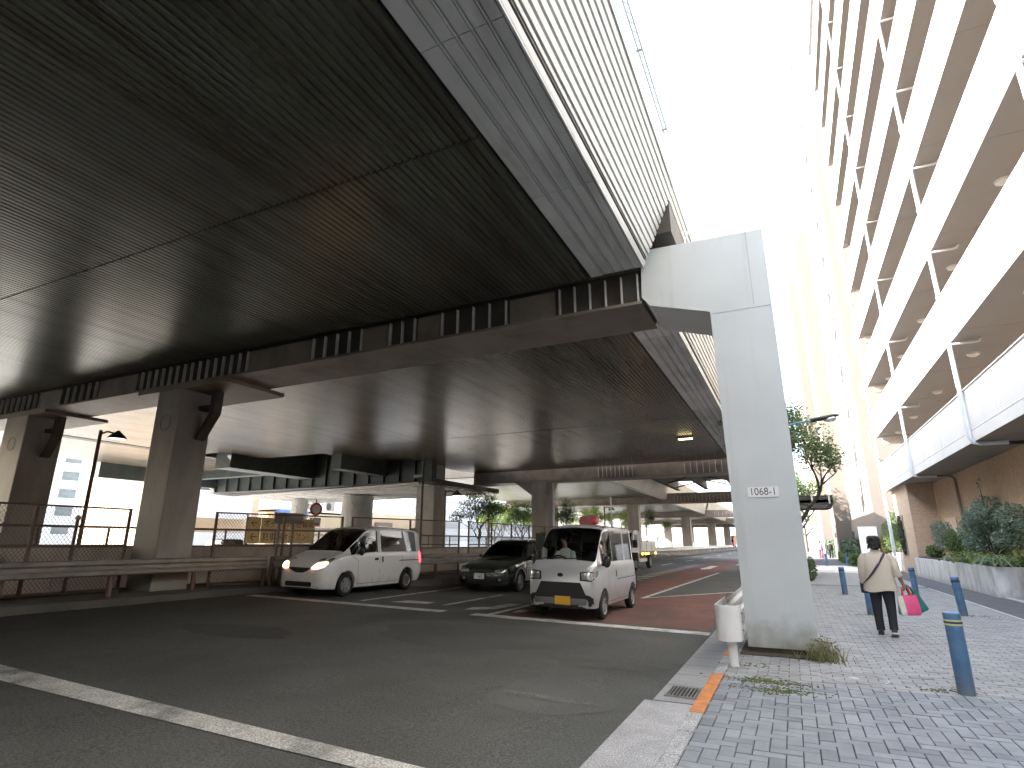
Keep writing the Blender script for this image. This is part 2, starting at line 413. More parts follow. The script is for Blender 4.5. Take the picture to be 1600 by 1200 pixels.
def grime(m, z0, z1, col, amt):
    '''dirt splashed up from the pavement: a ragged band, its edge broken by noise'''
    n = m.node_tree.nodes; l = m.node_tree.links; b = n['Principled BSDF']; src = b.inputs['Base Color'].links[0].from_socket
    tc = n.new('ShaderNodeTexCoord'); sx = n.new('ShaderNodeSeparateXYZ'); l.new(tc.outputs['Object'], sx.inputs[0])
    nz = n.new('ShaderNodeTexNoise'); nz.inputs['Scale'].default_value = 5; nz.inputs['Detail'].default_value = 8; l.new(tc.outputs['Object'], nz.inputs['Vector'])
    a = n.new('ShaderNodeMath'); a.operation = 'MULTIPLY_ADD'; a.inputs[1].default_value = (z1 - z0) * 1.6; l.new(nz.outputs['Fac'], a.inputs[0]); l.new(sx.outputs['Z'], a.inputs[2])
    r = n.new('ShaderNodeMapRange'); r.inputs['From Min'].default_value = z0 + (z1 - z0) * .8; r.inputs['From Max'].default_value = z1 + (z1 - z0) * .8; r.inputs['To Min'].default_value = amt; r.inputs['To Max'].default_value = 0
    l.new(a.outputs[0], r.inputs['Value'])
    mx = n.new('ShaderNodeMix'); mx.data_type = 'RGBA'; mx.inputs['B'].default_value = list(col) + [1]; l.new(r.outputs['Result'], mx.inputs['Factor']); l.new(src, mx.inputs['A']); l.new(mx.outputs['Result'], b.inputs['Base Color'])
grime(MATS['pillar_paint'], .05, .5, (.2, .19, .14), .75)
grime(MATS['bollard_blue'], -.02, .22, (.16, .17, .15), .8)
grime(MATS['planter'], -.05, .22, (.3, .3, .24), .6)
grime(MATS['van_white'], .1, .5, (.4, .37, .32), .5)
grime(MATS['kei_silver'], .1, .5, (.25, .23, .2), .5)
M = MATS
# ------------------------------------------------------------------ ground, road, pavement
KP = [(-60, -13.5), (11.5, -13.5), (13, -13.1), (14.5, -12.35), (16, -11.55), (17.3, -10.95), (20, -10.5), (42, -10.3), (320, -10.3)]
def kx(y):
    for (a, p), (b, q) in zip(KP, KP[1:]):
        if a <= y <= b: return p + (q - p) * (y - a) / (b - a)
    return KP[-1][1]
ys = [p[0] for p in KP]
g = MB(); prof = [(-900, .3), (-17.2, .3), (-13.2, .1), (-1.3, -.2), (-.95, -.2), (6, -.06), (900, -.06)]
g.strip([(x, z) for x, z in prof], 'y', -900, 1500, 1)
structure(g.build('ground', M['ground_far']))
rd = MB()
for a, b in zip(ys, ys[1:]):
    rd.add([(kx(a), a, zr(kx(a))), (-1.5, a, zr(-1.5)), (-1.5, b, zr(-1.5)), (kx(b), b, zr(kx(b)))], [(0, 1, 2, 3)])
structure(rd.build('road', M['asphalt']))
vg = MB()
for a, b in zip(ys, ys[1:]):
    za, zb = zr(kx(a)), zr(kx(b))
    vg.add([(-17.3, a, .37), (kx(a) - .15, a, .36), (kx(a), a, .33), (kx(a), a, za - .1), (-17.3, b, .37), (kx(b) - .15, b, .36), (kx(b), b, .33), (kx(b), b, zb - .1)],
           [(0, 1, 5, 4), (1, 2, 6, 5), (2, 3, 7, 6)])
structure(vg.build('verge', M['verge_slab']))

def road_poly(name, polys, dz, m):
    b = MB()
    for poly in polys:
        b.add([(x, y, zr(x) + dz) for x, y in poly], [tuple(range(len(poly)))])
    return structure(b.build(name, m))
def rect(x0, x1, y0, y1): return [(x0, y0), (x1, y0), (x1, y1), (x0, y1)]
road_poly('red_road_surface', [[(-5.85, 11.75), (-1.62, 11.75), (-1.62, 20.9), (-4.05, 17.05), (-5.9, 17.05)], [(-5.9, 17.05), (-4.05, 17.05), (-3.75, 34), (-3.9, 60), (-6.1, 60), (-6, 34)]], .004, M['red_asphalt'])
def blob(cx, cy, rx, ry, seed, n=40):
    r_ = random.Random(seed); ph = [r_.uniform(0, 6.28) for _ in range(3)]
    return [(cx + rx * math.cos(a) * (1 + .12 * math.sin(3 * a + ph[0]) + .06 * math.sin(7 * a + ph[1]) + r_.uniform(-.02, .02)), cy + ry * math.sin(a) * (1 + .12 * math.sin(2 * a + ph[2]) + r_.uniform(-.02, .02))) for a in [2 * PI * i / n for i in range(n)]]
road_poly('repair_patch', [blob(-5.0, 9.0, 1.9, 1.05, 1)], .004, M['asphalt_dark'])
road_poly('repair_patch', [blob(-2.4, 7.9, .75, .3, 2), blob(-8.6, 7.3, 1.2, .5, 5)], .004, M['asphalt_dark'])
road_poly('worn_patch', [blob(-2.5, 6.1, .66, .7, 3)], .004, M['asphalt_old'])
road_poly('worn_marking', [blob(-2.5, 6.02, .55, .09, 4)], .008, M['gutter_worn'])
road_poly('stop_line', [rect(-6.35, -1.53, 11.15, 11.5)], .008, M['road_paint'])
road_poly('stop_line', [rect(-13.1, -7.1, 11.2, 11.55)], .008, M['road_paint'])
road_poly('crosswalk_line', [[(-13.3, 3.76), (-1.6, 3.64), (-1.6, 3.85), (-13.3, 4.24)]], .008, M['worn_paint'])
road_poly('lane_line', [rect(-6.1, -5.95, 11.5, 17.0)], .008, M['road_paint'])
road_poly('lane_line', [rect(-7.8, -7.65, 12.3, 15.5)], .008, M['worn_paint'])
road_poly('lane_line', [rect(-10.0, -9.85, 12.0, 17)], .008, M['road_paint'])
road_poly('lane_line', [[(-4.12, 17.0), (-3.98, 17.0), (-3.68, 33), (-3.8, 33)]], .008, M['road_paint'])
road_poly('lane_line', [[(-4.1, 16.95), (-4.0, 17.25), (-1.75, 21.45), (-1.72, 21.1)]], .008, M['road_paint'])
road_poly('arrow_marking', [[(-5.75, 12.0), (-5.3, 12.7), (-5.3, 13.9), (-5.55, 13.9), (-5.55, 12.9), (-5.85, 12.6)]], .008, M['worn_paint'])
road_poly('arrow_marking', [[(-6.9, 11.9), (-6.35, 12.4), (-6.2, 13.6), (-6.55, 13.6), (-6.65, 12.7), (-6.95, 12.4)]], .008, M['worn_paint'])
road_poly('arrow_marking', [[(-9.2, 12.2), (-8.2, 12.35), (-8.2, 12.75), (-9.0, 12.75)]], .008, M['worn_paint'])
road_poly('dash_marking', [[(-6.75, y), (-6.45, y - .15), (-5.75, y + .45), (-6.05, y + .6)] for y in [24.2 + 1.35 * k for k in range(15)]], .008, M['road_paint'])
road_poly('arrow_marking', [[(-5.0, 36), (-4.6, 38), (-4.75, 38), (-4.75, 42), (-5.2, 42), (-5.2, 38), (-5.35, 38)]], .008, M['road_paint'])
road_poly('lane_line', [rect(-8.2, -8.05, y, y + 4) for y in (30, 40, 50, 60, 72, 85, 100)], .008, M['road_paint'])
road_poly('lane_line', [rect(-3.9, -3.75, y, y + 4) for y in (45, 56, 68, 80, 95, 110)], .008, M['road_paint'])
road_poly('lane_line', [rect(-2.0, -1.88, 24, 36), rect(-2.0, -1.88, 52, 150)], .008, M['road_paint'])

gt = MB(); gt.add([(-1.58, -30, -.056), (-1.05, -30, -.056), (-1.05, 6.48, -.056), (-1.58, 6.48, -.056)], [(0, 1, 2, 3)])
structure(gt.build('gutter_strip', M['granite_kerb']))
gt = MB()
yy = 6.5
while yy < 60:
    L = .6 if yy > 7.2 else .75
    gt.add([(-1.5, yy, -.054), (-1.06, yy, -.054), (-1.06, yy + L - .012, -.054), (-1.5, yy + L - .012, -.054)], [(0, 1, 2, 3)]); yy += L
structure(gt.build('gutter_strip', M['gutter']))
gt = MB(); gt.add([(-1.52, 6.4, -.0575), (-1.05, 6.4, -.0575), (-1.05, 300, -.0575), (-1.52, 300, -.0575)], [(0, 1, 2, 3)])
structure(gt.build('gutter_bed', M['asphalt_dark']))
kb = MB(); ko = MB(); yy = -30.
while yy < 70:
    L = .6
    orange = 5.75 < yy + .3 < 7.7 or 8.9 < yy + .3 < 9.5
    (ko if orange else kb).bx(-1.06, -.93, yy, yy + L - .008, -.2, .004); yy += L
structure(kb.build('kerb', M['granite_kerb'], bevel=.012)); structure(ko.build('kerb', M['kerb_orange'], bevel=.012))
kb = MB(); kb.bx(-1.06, -.93, 70.2, 300, -.2, .004); structure(kb.build('kerb', M['granite_kerb']))
# drain grate in the gutter
t = thing('drain_grate', 'dark slotted iron drain grate set in the gutter beside the orange kerb', 'drain', (-1.25, 6.9, -.05))
d = MB()
for a in ((-.17, -.15, -.2, .22), (.15, .17, -.2, .22)): d.bx(a[0], a[1], a[2], a[3], 0, .012)
d.bx(-.17, .17, -.22, -.2, 0, .012); d.bx(-.17, .17, .22, .24, 0, .012); d.build('frame', M['galv'], t)
d = MB(); d.bx(-.15, .15, -.2, .22, -.002, .001); d.build('pit', M['void_dark'], t)
for i in range(8):
    d = MB(); d.bx(-.15 + .0375 * i + .013, -.15 + .0375 * i + .025, -.2, .22, .002, .011); d.build('bar', M['galv'], t)

# sidewalk: sand bed and individual blocks
sb = MB(); sb.add([(-.93, -12, -.014), (4.0, -12, -.014), (4.0, 25, -.014), (-.93, 25, -.014)], [(0, 1, 2, 3)])
structure(sb.build('sidewalk', M['joint_sand']))
def block(b, x0, x1, y0, y1, rnd):
    x0 = max(x0, -.93); x1 = min(x1, 4.0)
    if x1 - x0 < .03: return
    z = rnd.uniform(-.003, .002); e = .004; c = .004
    tl = rnd.uniform(-.0012, .0012)
    lo = [(x0 + e, y0 + e, -.016), (x1 - e, y0 + e, -.016), (x1 - e, y1 - e, -.016), (x0 + e, y1 - e, -.016)]
    md = [(x, y, z - .003) for x, y, _ in lo]
    up = [(x0 + e + c, y0 + e + c, z + tl), (x1 - e - c, y0 + e + c, z), (x1 - e - c, y1 - e - c, z - tl), (x0 + e + c, y1 - e - c, z)]
    b.add(lo + md + up, [(8, 9, 10, 11)] + [(k + i, k + (i + 1) % 4, k + 4 + (i + 1) % 4, k + 4 + i) for k in (0, 4) for i in range(4)])
rnd = random.Random(3); b = MB(); u = .115
Y1 = 7.65
for i in range(-9, 36):
    for j in range(int(1.2 / u), int(Y1 / u)):
        k = (i - j) % 4
        if k == 0: block(b, i * u, (i + 2) * u, j * u, (j + 1) * u, rnd)
        elif k == 3: block(b, i * u, (i + 1) * u, j * u, (j + 2) * u, rnd)
J = int(Y1 / u)
for i in range(-9, 36):
    if (i - (J - 1)) % 4 != 3: block(b, i * u, (i + 1) * u, J * u, (J + 1) * u, rnd)
o = b.build('paving_blocks', M['paver']); structure(o)
b = MB(); y0 = (int(Y1 / u) + 1) * u
for j in range(int((25 - y0) / u)):
    off = (j % 2) * .115
    for i in range(-6, 19):
        block(b, i * .23 + off, (i + 1) * .23 + off, y0 + j * u, y0 + (j + 1) * u, rnd)
structure(b.build('paving_blocks', M['paver_far']))
def flat(name, x0, x1, y0, y1, z, m):
    b = MB(); b.add([(x0, y0, z), (x1, y0, z), (x1, y1, z), (x0, y1, z)], [(0, 1, 2, 3)]); return structure(b.build(name, m))
flat('path', 4.06, 5.2, -12, 60, .0, M['path_asphalt'])
flat('path_edge', 4.0, 4.06, -12, 25, .004, M['concrete_light'])
flat('forecourt', 5.2, 9.2, -12, 37.6, -.004, M['paver_far'])
b = MB(); b.bx(5.2, 5.34, -12, 21.3, -.05, .03); structure(b.build('kerb', M['concrete_light'], bevel=.01))
flat('driveway_edge', -.93, 4.05, 25.0, 25.3, .004, M['path_asphalt'])
flat('driveway', -.93, 4.05, 25.3, 36, .0, M['paver_far'])
flat('pavement', -.93, 4.05, 36.0, 47, .0, M['concrete_light'])
flat('side_street', -.93, 6.5, 47.0, 130, .002, M['path_asphalt'])
flat('bounce_ground', -80, -17.4, 4, 70, .315, M['concrete_light'])  # pale sheet added to bounce sunlight up onto the left soffit
# moss tufts and stains in the joints
mo = MB(); rnd = random.Random(5)
for cx, cy, s, n in ((-.45, 7.6, .2, 260), (-.3, 7.2, .2, 200), (1.25, 7.95, .16, 60), (3.3, 16, .22, 60), (1.2, 15.2, .2, 40), (-.6, 8.5, .2, 40)):
    for k in range(n):
        x = cx + rnd.gauss(0, s); y = cy + rnd.gauss(0, s * .45); r = rnd.uniform(.004, .013)
        mo.rings([(x, y, 0., r * 1.6, r), (x, y, .006, r * 1.1, r * .7)], 6)
o = mo.build('moss', M['moss']); o['kind'] = 'stuff'
# manhole inlaid in the blocks
t = thing('manhole_cover', 'round manhole cover inlaid with paving blocks behind a thin metal ring', 'manhole', (.44, 8.2, 0))
d = MB(); d.lathe([(.338, .0), (.338, .004), (.35, .004), (.35, .0)], 40); d.build('ring', M['manhole_metal'], t)
d = MB(); d.lathe([(.3, .0), (.3, .004), (.308, .004), (.308, .0)], 40); d.build('inner_ring', M['galv'], t)
d = MB(); d.lathe([(.001, .006), (.05, .006), (.06, .0)], 20); d.build('cap', M['manhole_metal'], t)

# ------------------------------------------------------------------ verge furniture on the far side of the road
def poly_pts(offset, y0, y1, step):
    n = max(1, int(round((y1 - y0) / step))); return [(kx(y0 + (y1 - y0) * i / n) + offset, y0 + (y1 - y0) * i / n) for i in range(n + 1)]
def guardrail(pts, z, label, group, m, postm, post_h, every):
    t = thing('guardrail', label, 'guardrail', (pts[0][0], pts[0][1], z), 0, group)
    ox, oy = pts[0]
    prof = [(.0, .0), (.05, .03), (.05, .1), (0, .14), (0, .21), (.05, .25), (.05, .32), (0, .35)]
    b = MB(); vs = []; n = len(prof)
    for x, y in pts: vs += [(x - ox + px, y - oy, post_h - .36 + pz) for px, pz in prof]
    b.add(vs, [(k * n + i, (k + 1) * n + i, (k + 1) * n + i + 1, k * n + i + 1) for k in range(len(pts) - 1) for i in range(n - 1)], False)
    o = b.build('rail', m, t)
    so = o.modifiers.new('thick', 'SOLIDIFY'); so.thickness = .012; so.offset = -1
    for x, y in pts[::every]:
        p = MB(); p.cyl((x - ox - .07, y - oy, -.3), (x - ox - .07, y - oy, post_h - .02), .057, n=12); p.build('post', postm, t)
    return t
guardrail(poly_pts(-.25, -6, 12.2, 1.0), .36, 'weathered W-beam guardrail in front of the chain link fence beside the white van', 'guardrails along the far verge', M['rail_paint'], M['post_brown'], .8, 2)
guardrail(poly_pts(-.25, 12.4, 17.4, .5) + poly_pts(-.25, 18, 34, 2)[0:], .36, 'weathered W-beam guardrail curving behind the dark station wagon', 'guardrails along the far verge', M['rail_paint'], M['post_brown'], .8, 2)
guardrail(poly_pts(-.3, 38, 120, 3), .36, 'pale guardrail far down the road beyond the flatbed truck', 'guardrails along the far verge', M['white_paint'], M['galv'], .8, 2)

def chain_fence(p0, p1, z, h, label, gap=2.0, mesh=.085):
    p0 = Vector((p0[0], p0[1], 0)); p1 = Vector((p1[0], p1[1], 0)); d = p1 - p0; L = d.length
    t = thing('chain_link_fence', label, 'fence', (p0.x, p0.y, z), math.atan2(d.y, d.x), 'chain link fences on the far verge')
    n = max(1, round(L / gap))
    for i in range(n + 1):
        x = L * i / n; p = MB(); p.cyl((x, 0, -.1), (x, 0, h + .02), .038, n=10); p.build('post', M['post_brown'], t)
    for zz in (.06, h * .56, h):
        p = MB(); p.cyl((0, 0, zz), (L, 0, zz), .021, n=8); p.build('rail', M['post_brown'], t)
    w = MB(); r = .007; z0, z1 = .08, h - .02; H = z1 - z0
    k = -int(H / mesh) - 1
    while k * mesh < L:
        for sgn in (1, -1):
            xa = k * mesh; xb = xa + H * .8
            a0, a1 = 0., 1.
            if xa < 0: a0 = -xa / (xb - xa)
            if xb > L: a1 = (L - xa) / (xb - xa)
            if a1 > a0:
                za, zb = (z0 + H * a0, z0 + H * a1) if sgn > 0 else (z1 - H * a0, z1 - H * a1)
                X0 = xa + (xb - xa) * a0; X1 = xa + (xb - xa) * a1
                w.add([(X0, -r, za - r), (X0, r, za), (X0, -r, za + r), (X1, -r, zb - r), (X1, r, zb), (X1, -r, zb + r)], [(0, 1, 4, 3), (1, 2, 5, 4), (2, 0, 3, 5)])
        k += 1
    w.build('wire_mesh', M['fence_wire'], t)
    return t
chain_fence((-14.9, -5), (-14.75, 8.9), .36, 1.95, 'chain link fence on brown posts left of the near concrete column')
chain_fence((-14.2, 10.9), (-13.05, 14.6), .36, 1.95, 'chain link fence on brown posts between the near column and the white van')
chain_fence((-12.9, 14.9), (-11.6, 19.5), .36, 1.95, 'chain link fence on brown posts behind the white van')
chain_fence((-11.4, 19.9), (-11.2, 33), .36, 1.95, 'chain link fence on brown posts behind the dark station wagon', mesh=.12)
# low wall behind the fence with a pipe rail on it
def low_wall(p0, p1, h, label):
    p0 = Vector((p0[0], p0[1], 0)); p1 = Vector((p1[0], p1[1], 0)); d = p1 - p0; L = d.length
    t = thing('low_wall', label, 'wall', (p0.x, p0.y, .34), math.atan2(d.y, d.x), 'low walls behind the fence')
    b = MB(); n = max(1, int(L / 2.4))
    for i in range(n): b.bx(L * i / n + .008, L * (i + 1) / n - .008, 0, .2, -.1, h)
    b.build('wall_panel', M['concrete_warm'], t)
    b = MB()
    b.bx(0, L, -.03, .23, h, h + .05); b.build('coping', M['pier_brown'], t)
    for i in range(int(L / 1.6) + 1):
        b = MB(); b.cyl((min(L, i * 1.6), .1, h + .05), (min(L, i * 1.6), .1, h + .52), .03, n=8); b.build('post', M['post_brown'], t)
    b = MB(); b.cyl((0, .1, h + .52), (L, .1, h + .52), .03, n=8); b.build('rail', M['post_brown'], t)
low_wall((-16.6, -5), (-16.25, 10.9), 1.05, 'low concrete wall with pipe rail behind the fence left of the column')
low_wall((-16.2, 11), (-14.0, 19), 1.05, 'low concrete wall with pipe rail behind the white van')
low_wall((-13.9, 19.3), (-13.3, 33), .95, 'low concrete wall with pipe rail behind the dark wagon')

# right guardrail with rounded end sleeve at the pillar
t = thing('guardrail', 'white painted guardrail with a rounded end sleeve beside the numbered pillar', 'guardrail', (-.86, 8.35, 0))
b = MB(); arc = [(-.02 + .155 * math.cos(a), -.02 + .155 * math.sin(a)) for a in [PI + PI * 1.05 * i / 14 for i in range(15)]]
pth = [(-.175, 1.2)] + [(x, y) for x, y in arc] + [(.135, .12)]
vs = [(x, y, z) for x, y in pth for z in (.3, .31, .33, .70, .72, .73)]
off = [0, .0, .0, .0, .0, 0]; n = 6
b.add(vs, [(k * n + i, (k + 1) * n + i, (k + 1) * n + i + 1, k * n + i + 1) for k in range(len(pth) - 1) for i in range(n - 1)], True)
o = b.build('end_sleeve', M['white_paint'], t); so = o.modifiers.new('thick', 'SOLIDIFY'); so.thickness = .008
b = MB(); b.cyl((.0, -.01, -.05), (.0, -.01, .66), .058, n=16); b.build('post', M['white_paint'], t)
b = MB(); b.cyl((0, 3.2, -.05), (0, 3.2, .66), .058, n=16); b.build('post', M['white_paint'], t)
b = MB()
prof = [(.0, .0), (-.04, .04), (-.04, .1), (0, .15), (0, .22), (-.04, .27), (-.04, .33), (0, .37)]
b.strip([(x - .13, .34 + z) for x, z in prof], 'y', 1.15, 7.0); o = b.build('rail', M['white_paint'], t)
so = o.modifiers.new('thick', 'SOLIDIFY'); so.thickness = .008
for z in (.42, .52, .62):
    b = MB(); b.cyl((.135, .09, z), (.15, .1, z), .014, n=8); b.build('bolt', M['galv'], t)
# ------------------------------------------------------------------ viaduct
Z0 = 6.2
def corrug(b, x0, x1, y0, y1, z, pitch=.11, depth=.03):
    p = []; x = x0; n = int(round((x1 - x0) / pitch)); pt = (x1 - x0) / n
    for i in range(n):
        a = x0 + i * pt
        p += [(a, z), (a + pt * .58, z), (a + pt * .70, z + depth), (a + pt * .88, z + depth)]
    p.append((x1, z))
    b.strip(p, 'y', y0, y1)
def ribbed(b, p0, p1, y0, y1, n, depth, duty=.72):
    """clad face from p0 to p1 (x,z) with n grooves running along y"""
    d = Vector((p1[0] - p0[0], p1[1] - p0[1])); nn = Vector((d.y, -d.x)).normalized(); pr = []
    for i in range(n):
        for f, k in ((0, 0), (duty, 0), (duty + .06, 1), (.94, 1)):
            q = Vector(p0) + d * ((i + f) / n) - nn * depth * k; pr.append((q.x, q.y))
    pr.append(tuple(p1)); b.strip(pr, 'y', y0, y1)
def edge_strip(t, x0, x1, y0, y1, z):
    """flat soffit pan and four pans parted by double seams, one part per sheet length"""
    L = 2.75; y = y1; rq = random.Random(int(y1 * 10)); xs = [x0 + (x1 - x0) * f for f in (0, .24, .44, .63, .82, 1)]
    while y > y0:
        ya = max(y0, y - L) if y > -14 else y0
        b = MB()
        for i in range(5):
            a, c = xs[i] + (.024 if i else 0), xs[i + 1] - .024; zz = z + (.0 if i == 0 else .012)
            b.bx(a, c, ya + .005, y - .005, zz, zz + .04)
            if i: b.bx(xs[i] - .009, xs[i] + .009, ya + .005, y - .005, zz - .012, zz + .03)
        b.bx(x0, x1, ya + .006, y - .006, z + .09, z + .1)
        b.build('edge_panel', M['edge_panel_pale' if rq.random() < .35 else 'edge_panel'], t); y = ya
def lamp(t, x, y, z):
    b = MB(); b.bx(x - .35, x + .35, y - .1, y + .1, z - .1, z); o = b.build('lamp_housing', M['galv'], t)
    b = MB(); b.bx(x - .3, x + .3, y - .08, y + .08, z - .14, z - .103); b.build('diffuser', M['lamp_lit'], o)

def main_span(name, label, y0, y1, lefts, seam):
    t = thing('viaduct_span', label, 'overpass', (0, 0, 0), 0, 'spans of the viaduct')
    b = MB()
    for (xa, xb, ye) in lefts:
        for ya, yb, dz in ((y0, min(seam, ye), 0), (min(seam, ye) + .02, ye, -.008)):
            if yb > ya: corrug(b, xa, xb, ya, yb, Z0 + dz)
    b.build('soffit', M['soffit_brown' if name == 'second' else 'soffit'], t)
    b = MB()
    for (xa, xb, ye) in lefts: b.bx(xa + .003, xb - .003, y0 + .01, ye - .06, Z0 + .08, Z0 + 1.3)
    b.bx(-2.8, -1.75, y0 + .01, y1 - .06, Z0 + .13, Z0 + 1.3)
    b.build('deck', M['steel_dark'], t)
    edge_strip(t, -2.78, -1.84, y0, y1, Z0)
    b = MB(); b.bx(-1.84, -1.815, y0, y1, Z0 - .02, Z0 + .09); ribbed(b, (-1.81, Z0 + .02), (-1.2, 7.6), y0, y1, 13, .055, .62); 
    b.bx(-1.24, -1.19, y0, y1, 7.58, 7.64)
    return t, b
t, b = main_span('near', 'dark corrugated viaduct span overhead with a white ribbed side wall', -120, 9.2, [(-29.1, -2.82, 9.2), (-37, -29.7, 9.2)], 5.0)
b.build('side_cladding', M['cladding'], t)
b = MB(); ribbed(b, (-1.2, 7.64), (-1.3, 10.2), -120, 9.2, 22, .02, .6); b.build('noise_barrier', M['barrier'], t)
b = MB(); b.bx(-29.68, -29.12, -120, 9.2, Z0 - .02, Z0 + .5); b.build('gap_beam', M['steel_dark'], t)
b = MB()
for sgn in (-.05, .05): b.tube([(-1.165 + sgn * .6, y, 8.35) for y in (4.9, 8.6)], .006, 6)
for k in range(24): b.tube([(-1.195, 4.9 + k * .16, 8.35), (-1.135, 4.98 + k * .16, 8.35)], .004, 5)
b.build('cable_tray', M['galv'], t)
b = MB()
for y in (4.95, 6.7, 8.5):
    b = MB(); b.bx(-1.215, -1.13, y - .008, y + .008, 8.32, 8.342); b.build('tray_bracket', M['galv'], t)
b = MB(); b.bx(-1.205, -1.195, 8.2, 8.5, 7.2, 7.5); 
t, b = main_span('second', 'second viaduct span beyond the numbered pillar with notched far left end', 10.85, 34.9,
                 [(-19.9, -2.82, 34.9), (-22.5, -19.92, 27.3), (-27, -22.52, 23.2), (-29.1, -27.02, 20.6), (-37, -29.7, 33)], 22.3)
b.build('side_cladding', M['cladding_bounce'], t)
b = MB(); ribbed(b, (-1.42, 7.12), (-1.2, 7.6), 9.22, 10.83, 5, .055, .62); b.build('joint_cladding', M['cladding_bounce'], t)
b = MB(); ribbed(b, (-1.2, 7.64), (-1.3, 10.2), 9.22, 34.9, 22, .02, .6); b.build('noise_barrier', M['barrier'], t)
b = MB(); b.bx(-29.68, -29.12, 10.85, 33, Z0 - .02, Z0 + .5); b.build('gap_beam', M['steel_dark'], t)
lamp(t, -3.9, 26.5, Z0)
# far spans: narrower, the side wall leans out
def far_span(label, y0, y1, xr, xl=-30):
    t = thing('viaduct_span', label, 'overpass', (0, 0, 0), 0, 'spans of the viaduct')
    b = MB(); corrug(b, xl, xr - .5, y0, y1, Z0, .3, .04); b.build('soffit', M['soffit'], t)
    b = MB(); b.bx(xl, xr - .3, y0 + .05, y1 - .05, Z0 + .06, Z0 + 1.9); b.build('deck', M['steel_dark'], t)
    b = MB(); b.bx(xr - .5, xr, y0, y1, Z0 - .3, Z0 + .02); b.build('edge_panel', M['edge_panel'], t)
    b = MB(); ribbed(b, (xr, Z0 - .3), (xr + .7, 8.35), y0, y1, 18, .03); b.bx(xr - .25, xr + .66, y0, y1, 8.35, 8.4)
    b.bx(xr - .2, xr, y0 + .01, y1 - .01, Z0 + .04, 8.3); b.build('side_cladding', M['cladding_bounce'], t)
    return t
far_span('third viaduct span with a leaning cream side wall beyond the second pier', 37.2, 61, -11.4)
far_span('fourth viaduct span with a leaning cream side wall, partly hidden by the third', 63.5, 95, -12.0)
far_span('fifth viaduct span in the distance with a short cream side wall end', 98, 128, -12.2)
far_span('farthest viaduct span low over the vanishing road', 131, 190, -12.4)

# piers
RIB = None
def ribs(t, xs, y, z0, z1):
    global RIB
    for x in xs:
        if RIB is None:
            b = MB(); b.bx(-.011, .011, 0, .085, 0, 1); RIB = b.build('stiffener', M['rib_paint'], t); o = RIB
        else:
            o = RIB.copy(); COL.objects.link(o); o.parent = t
        o.location = (x, y, z0); o.scale = (1, 1, z1 - z0)
def spread(a, b, n): return [a + (b - a) * i / (n - 1) for i in range(n)]
def column(t, x0, x1, y0, y1, z1, m='pier_paint', mark=True):
    b = MB(); b.bx(x0, x1, y0, y1, .0, z1); o = b.build('column', M[m], t, bevel=.03)
    if mark:
        b = MB(); rr = .2; Mx = Matrix.Translation(((x0 + x1) / 2, y0 - .004, z1 - 1.0)) @ Matrix.Rotation(PI / 2, 4, 'X')
        b.lathe([(rr, -.004), (rr, .004), (rr + .02, .004), (rr + .02, -.004)], 28, Mx); b.build('ring_mark', M['pier_brown'], o)
    return o
t = thing('viaduct_pier', 'viaduct pier with the pale numbered pillar at the kerb and a long crossbeam', 'pier', (0, 9.4, 0), 0, 'piers of the viaduct')
def T(y): return y - 9.4
b = MB()
b.prism([(-.755, .08), (.15, .08), (.13, 6.57), (-1.9, 6.63), (-1.93, 5.72), (-1.8, 5.54), (-.81, 5.245)], 'y', 0, 1.32)
pil = b.build('pillar', M['pillar_paint'], t, bevel=.025)
b = MB(); b.bx(-.74, .13, .03, 1.3, -.3, .079); b.build('plinth', M['soil'], t)
b = MB(); b.bx(-.86, .3, -.2, 1.5, -.1, .012); b.build('soil_strip', M['soil'], t)
b = MB(); b.bx(-.78, .12, -.004, .0, 5.19, 5.202); b.bx(-.135, -.125, -.003, .0, 5.25, 6.57); b.build('joint_line', M['concrete'], pil)
b = MB(); b.bx(-.535, -.11, -.012, .001, 2.165, 2.315); pl = b.build('number_plate', M['sign_white'], t)
text('lettering', '1068-1', .155, M['ink'], Matrix.Translation((-.325, -.0125, 2.242)) @ Matrix.Rotation(PI / 2, 4, 'X'), pl, xs=.86)
b = MB(); b.bx(-37, -1.94, .1, 1.3, 5.67, 6.75); b.bx(-37, -1.94, .0, 1.36, 5.61, 5.665)
for xa, xb in ((-11.85, -9.8), (-8.25, -7.55), (-6.75, -6.2), (-4.55, -3.6), (-18.2, -16.4), (-21.3, -20.2), (-30, -24)): b.bx(xa, xb, .02, .1, 5.67, 6.18)
b.build('crossbeam', M['pier_brown'], t)
b = MB(); b.bx(-37, -1.3, -.21, 1.44, 6.78, 7.45); b.build('deck_joint', M['steel_dark'], t)
b = MB(); b.bx(-37, -1.94, .085, .098, 5.67, 6.3); b.build('web', M['steel_dark'], t)
ribs(t, spread(-16.2, -11.95, 15) + spread(-9.75, -8.3, 5) + spread(-7.5, -6.85, 3) + spread(-6.15, -4.65, 5) + spread(-3.5, -2.0, 6) + spread(-19.9, -18.4, 5) + spread(-23.8, -21.4, 8), .005, 5.668, 6.2)
column(t, -15.3, -14.3, .02, .98, 5.61)
column(t, -23.2, -21.85, .02, 1.1, 5.61)
b = MB(); b.bx(-16.2, -12.6, .0, 1.9, 5.5, 5.608); b.build('cap_plate', M['pier_brown'], t)
b = MB(); b.bx(-23.9, -20.9, .0, 1.9, 5.5, 5.608); b.build('cap_plate', M['pier_brown'], t)
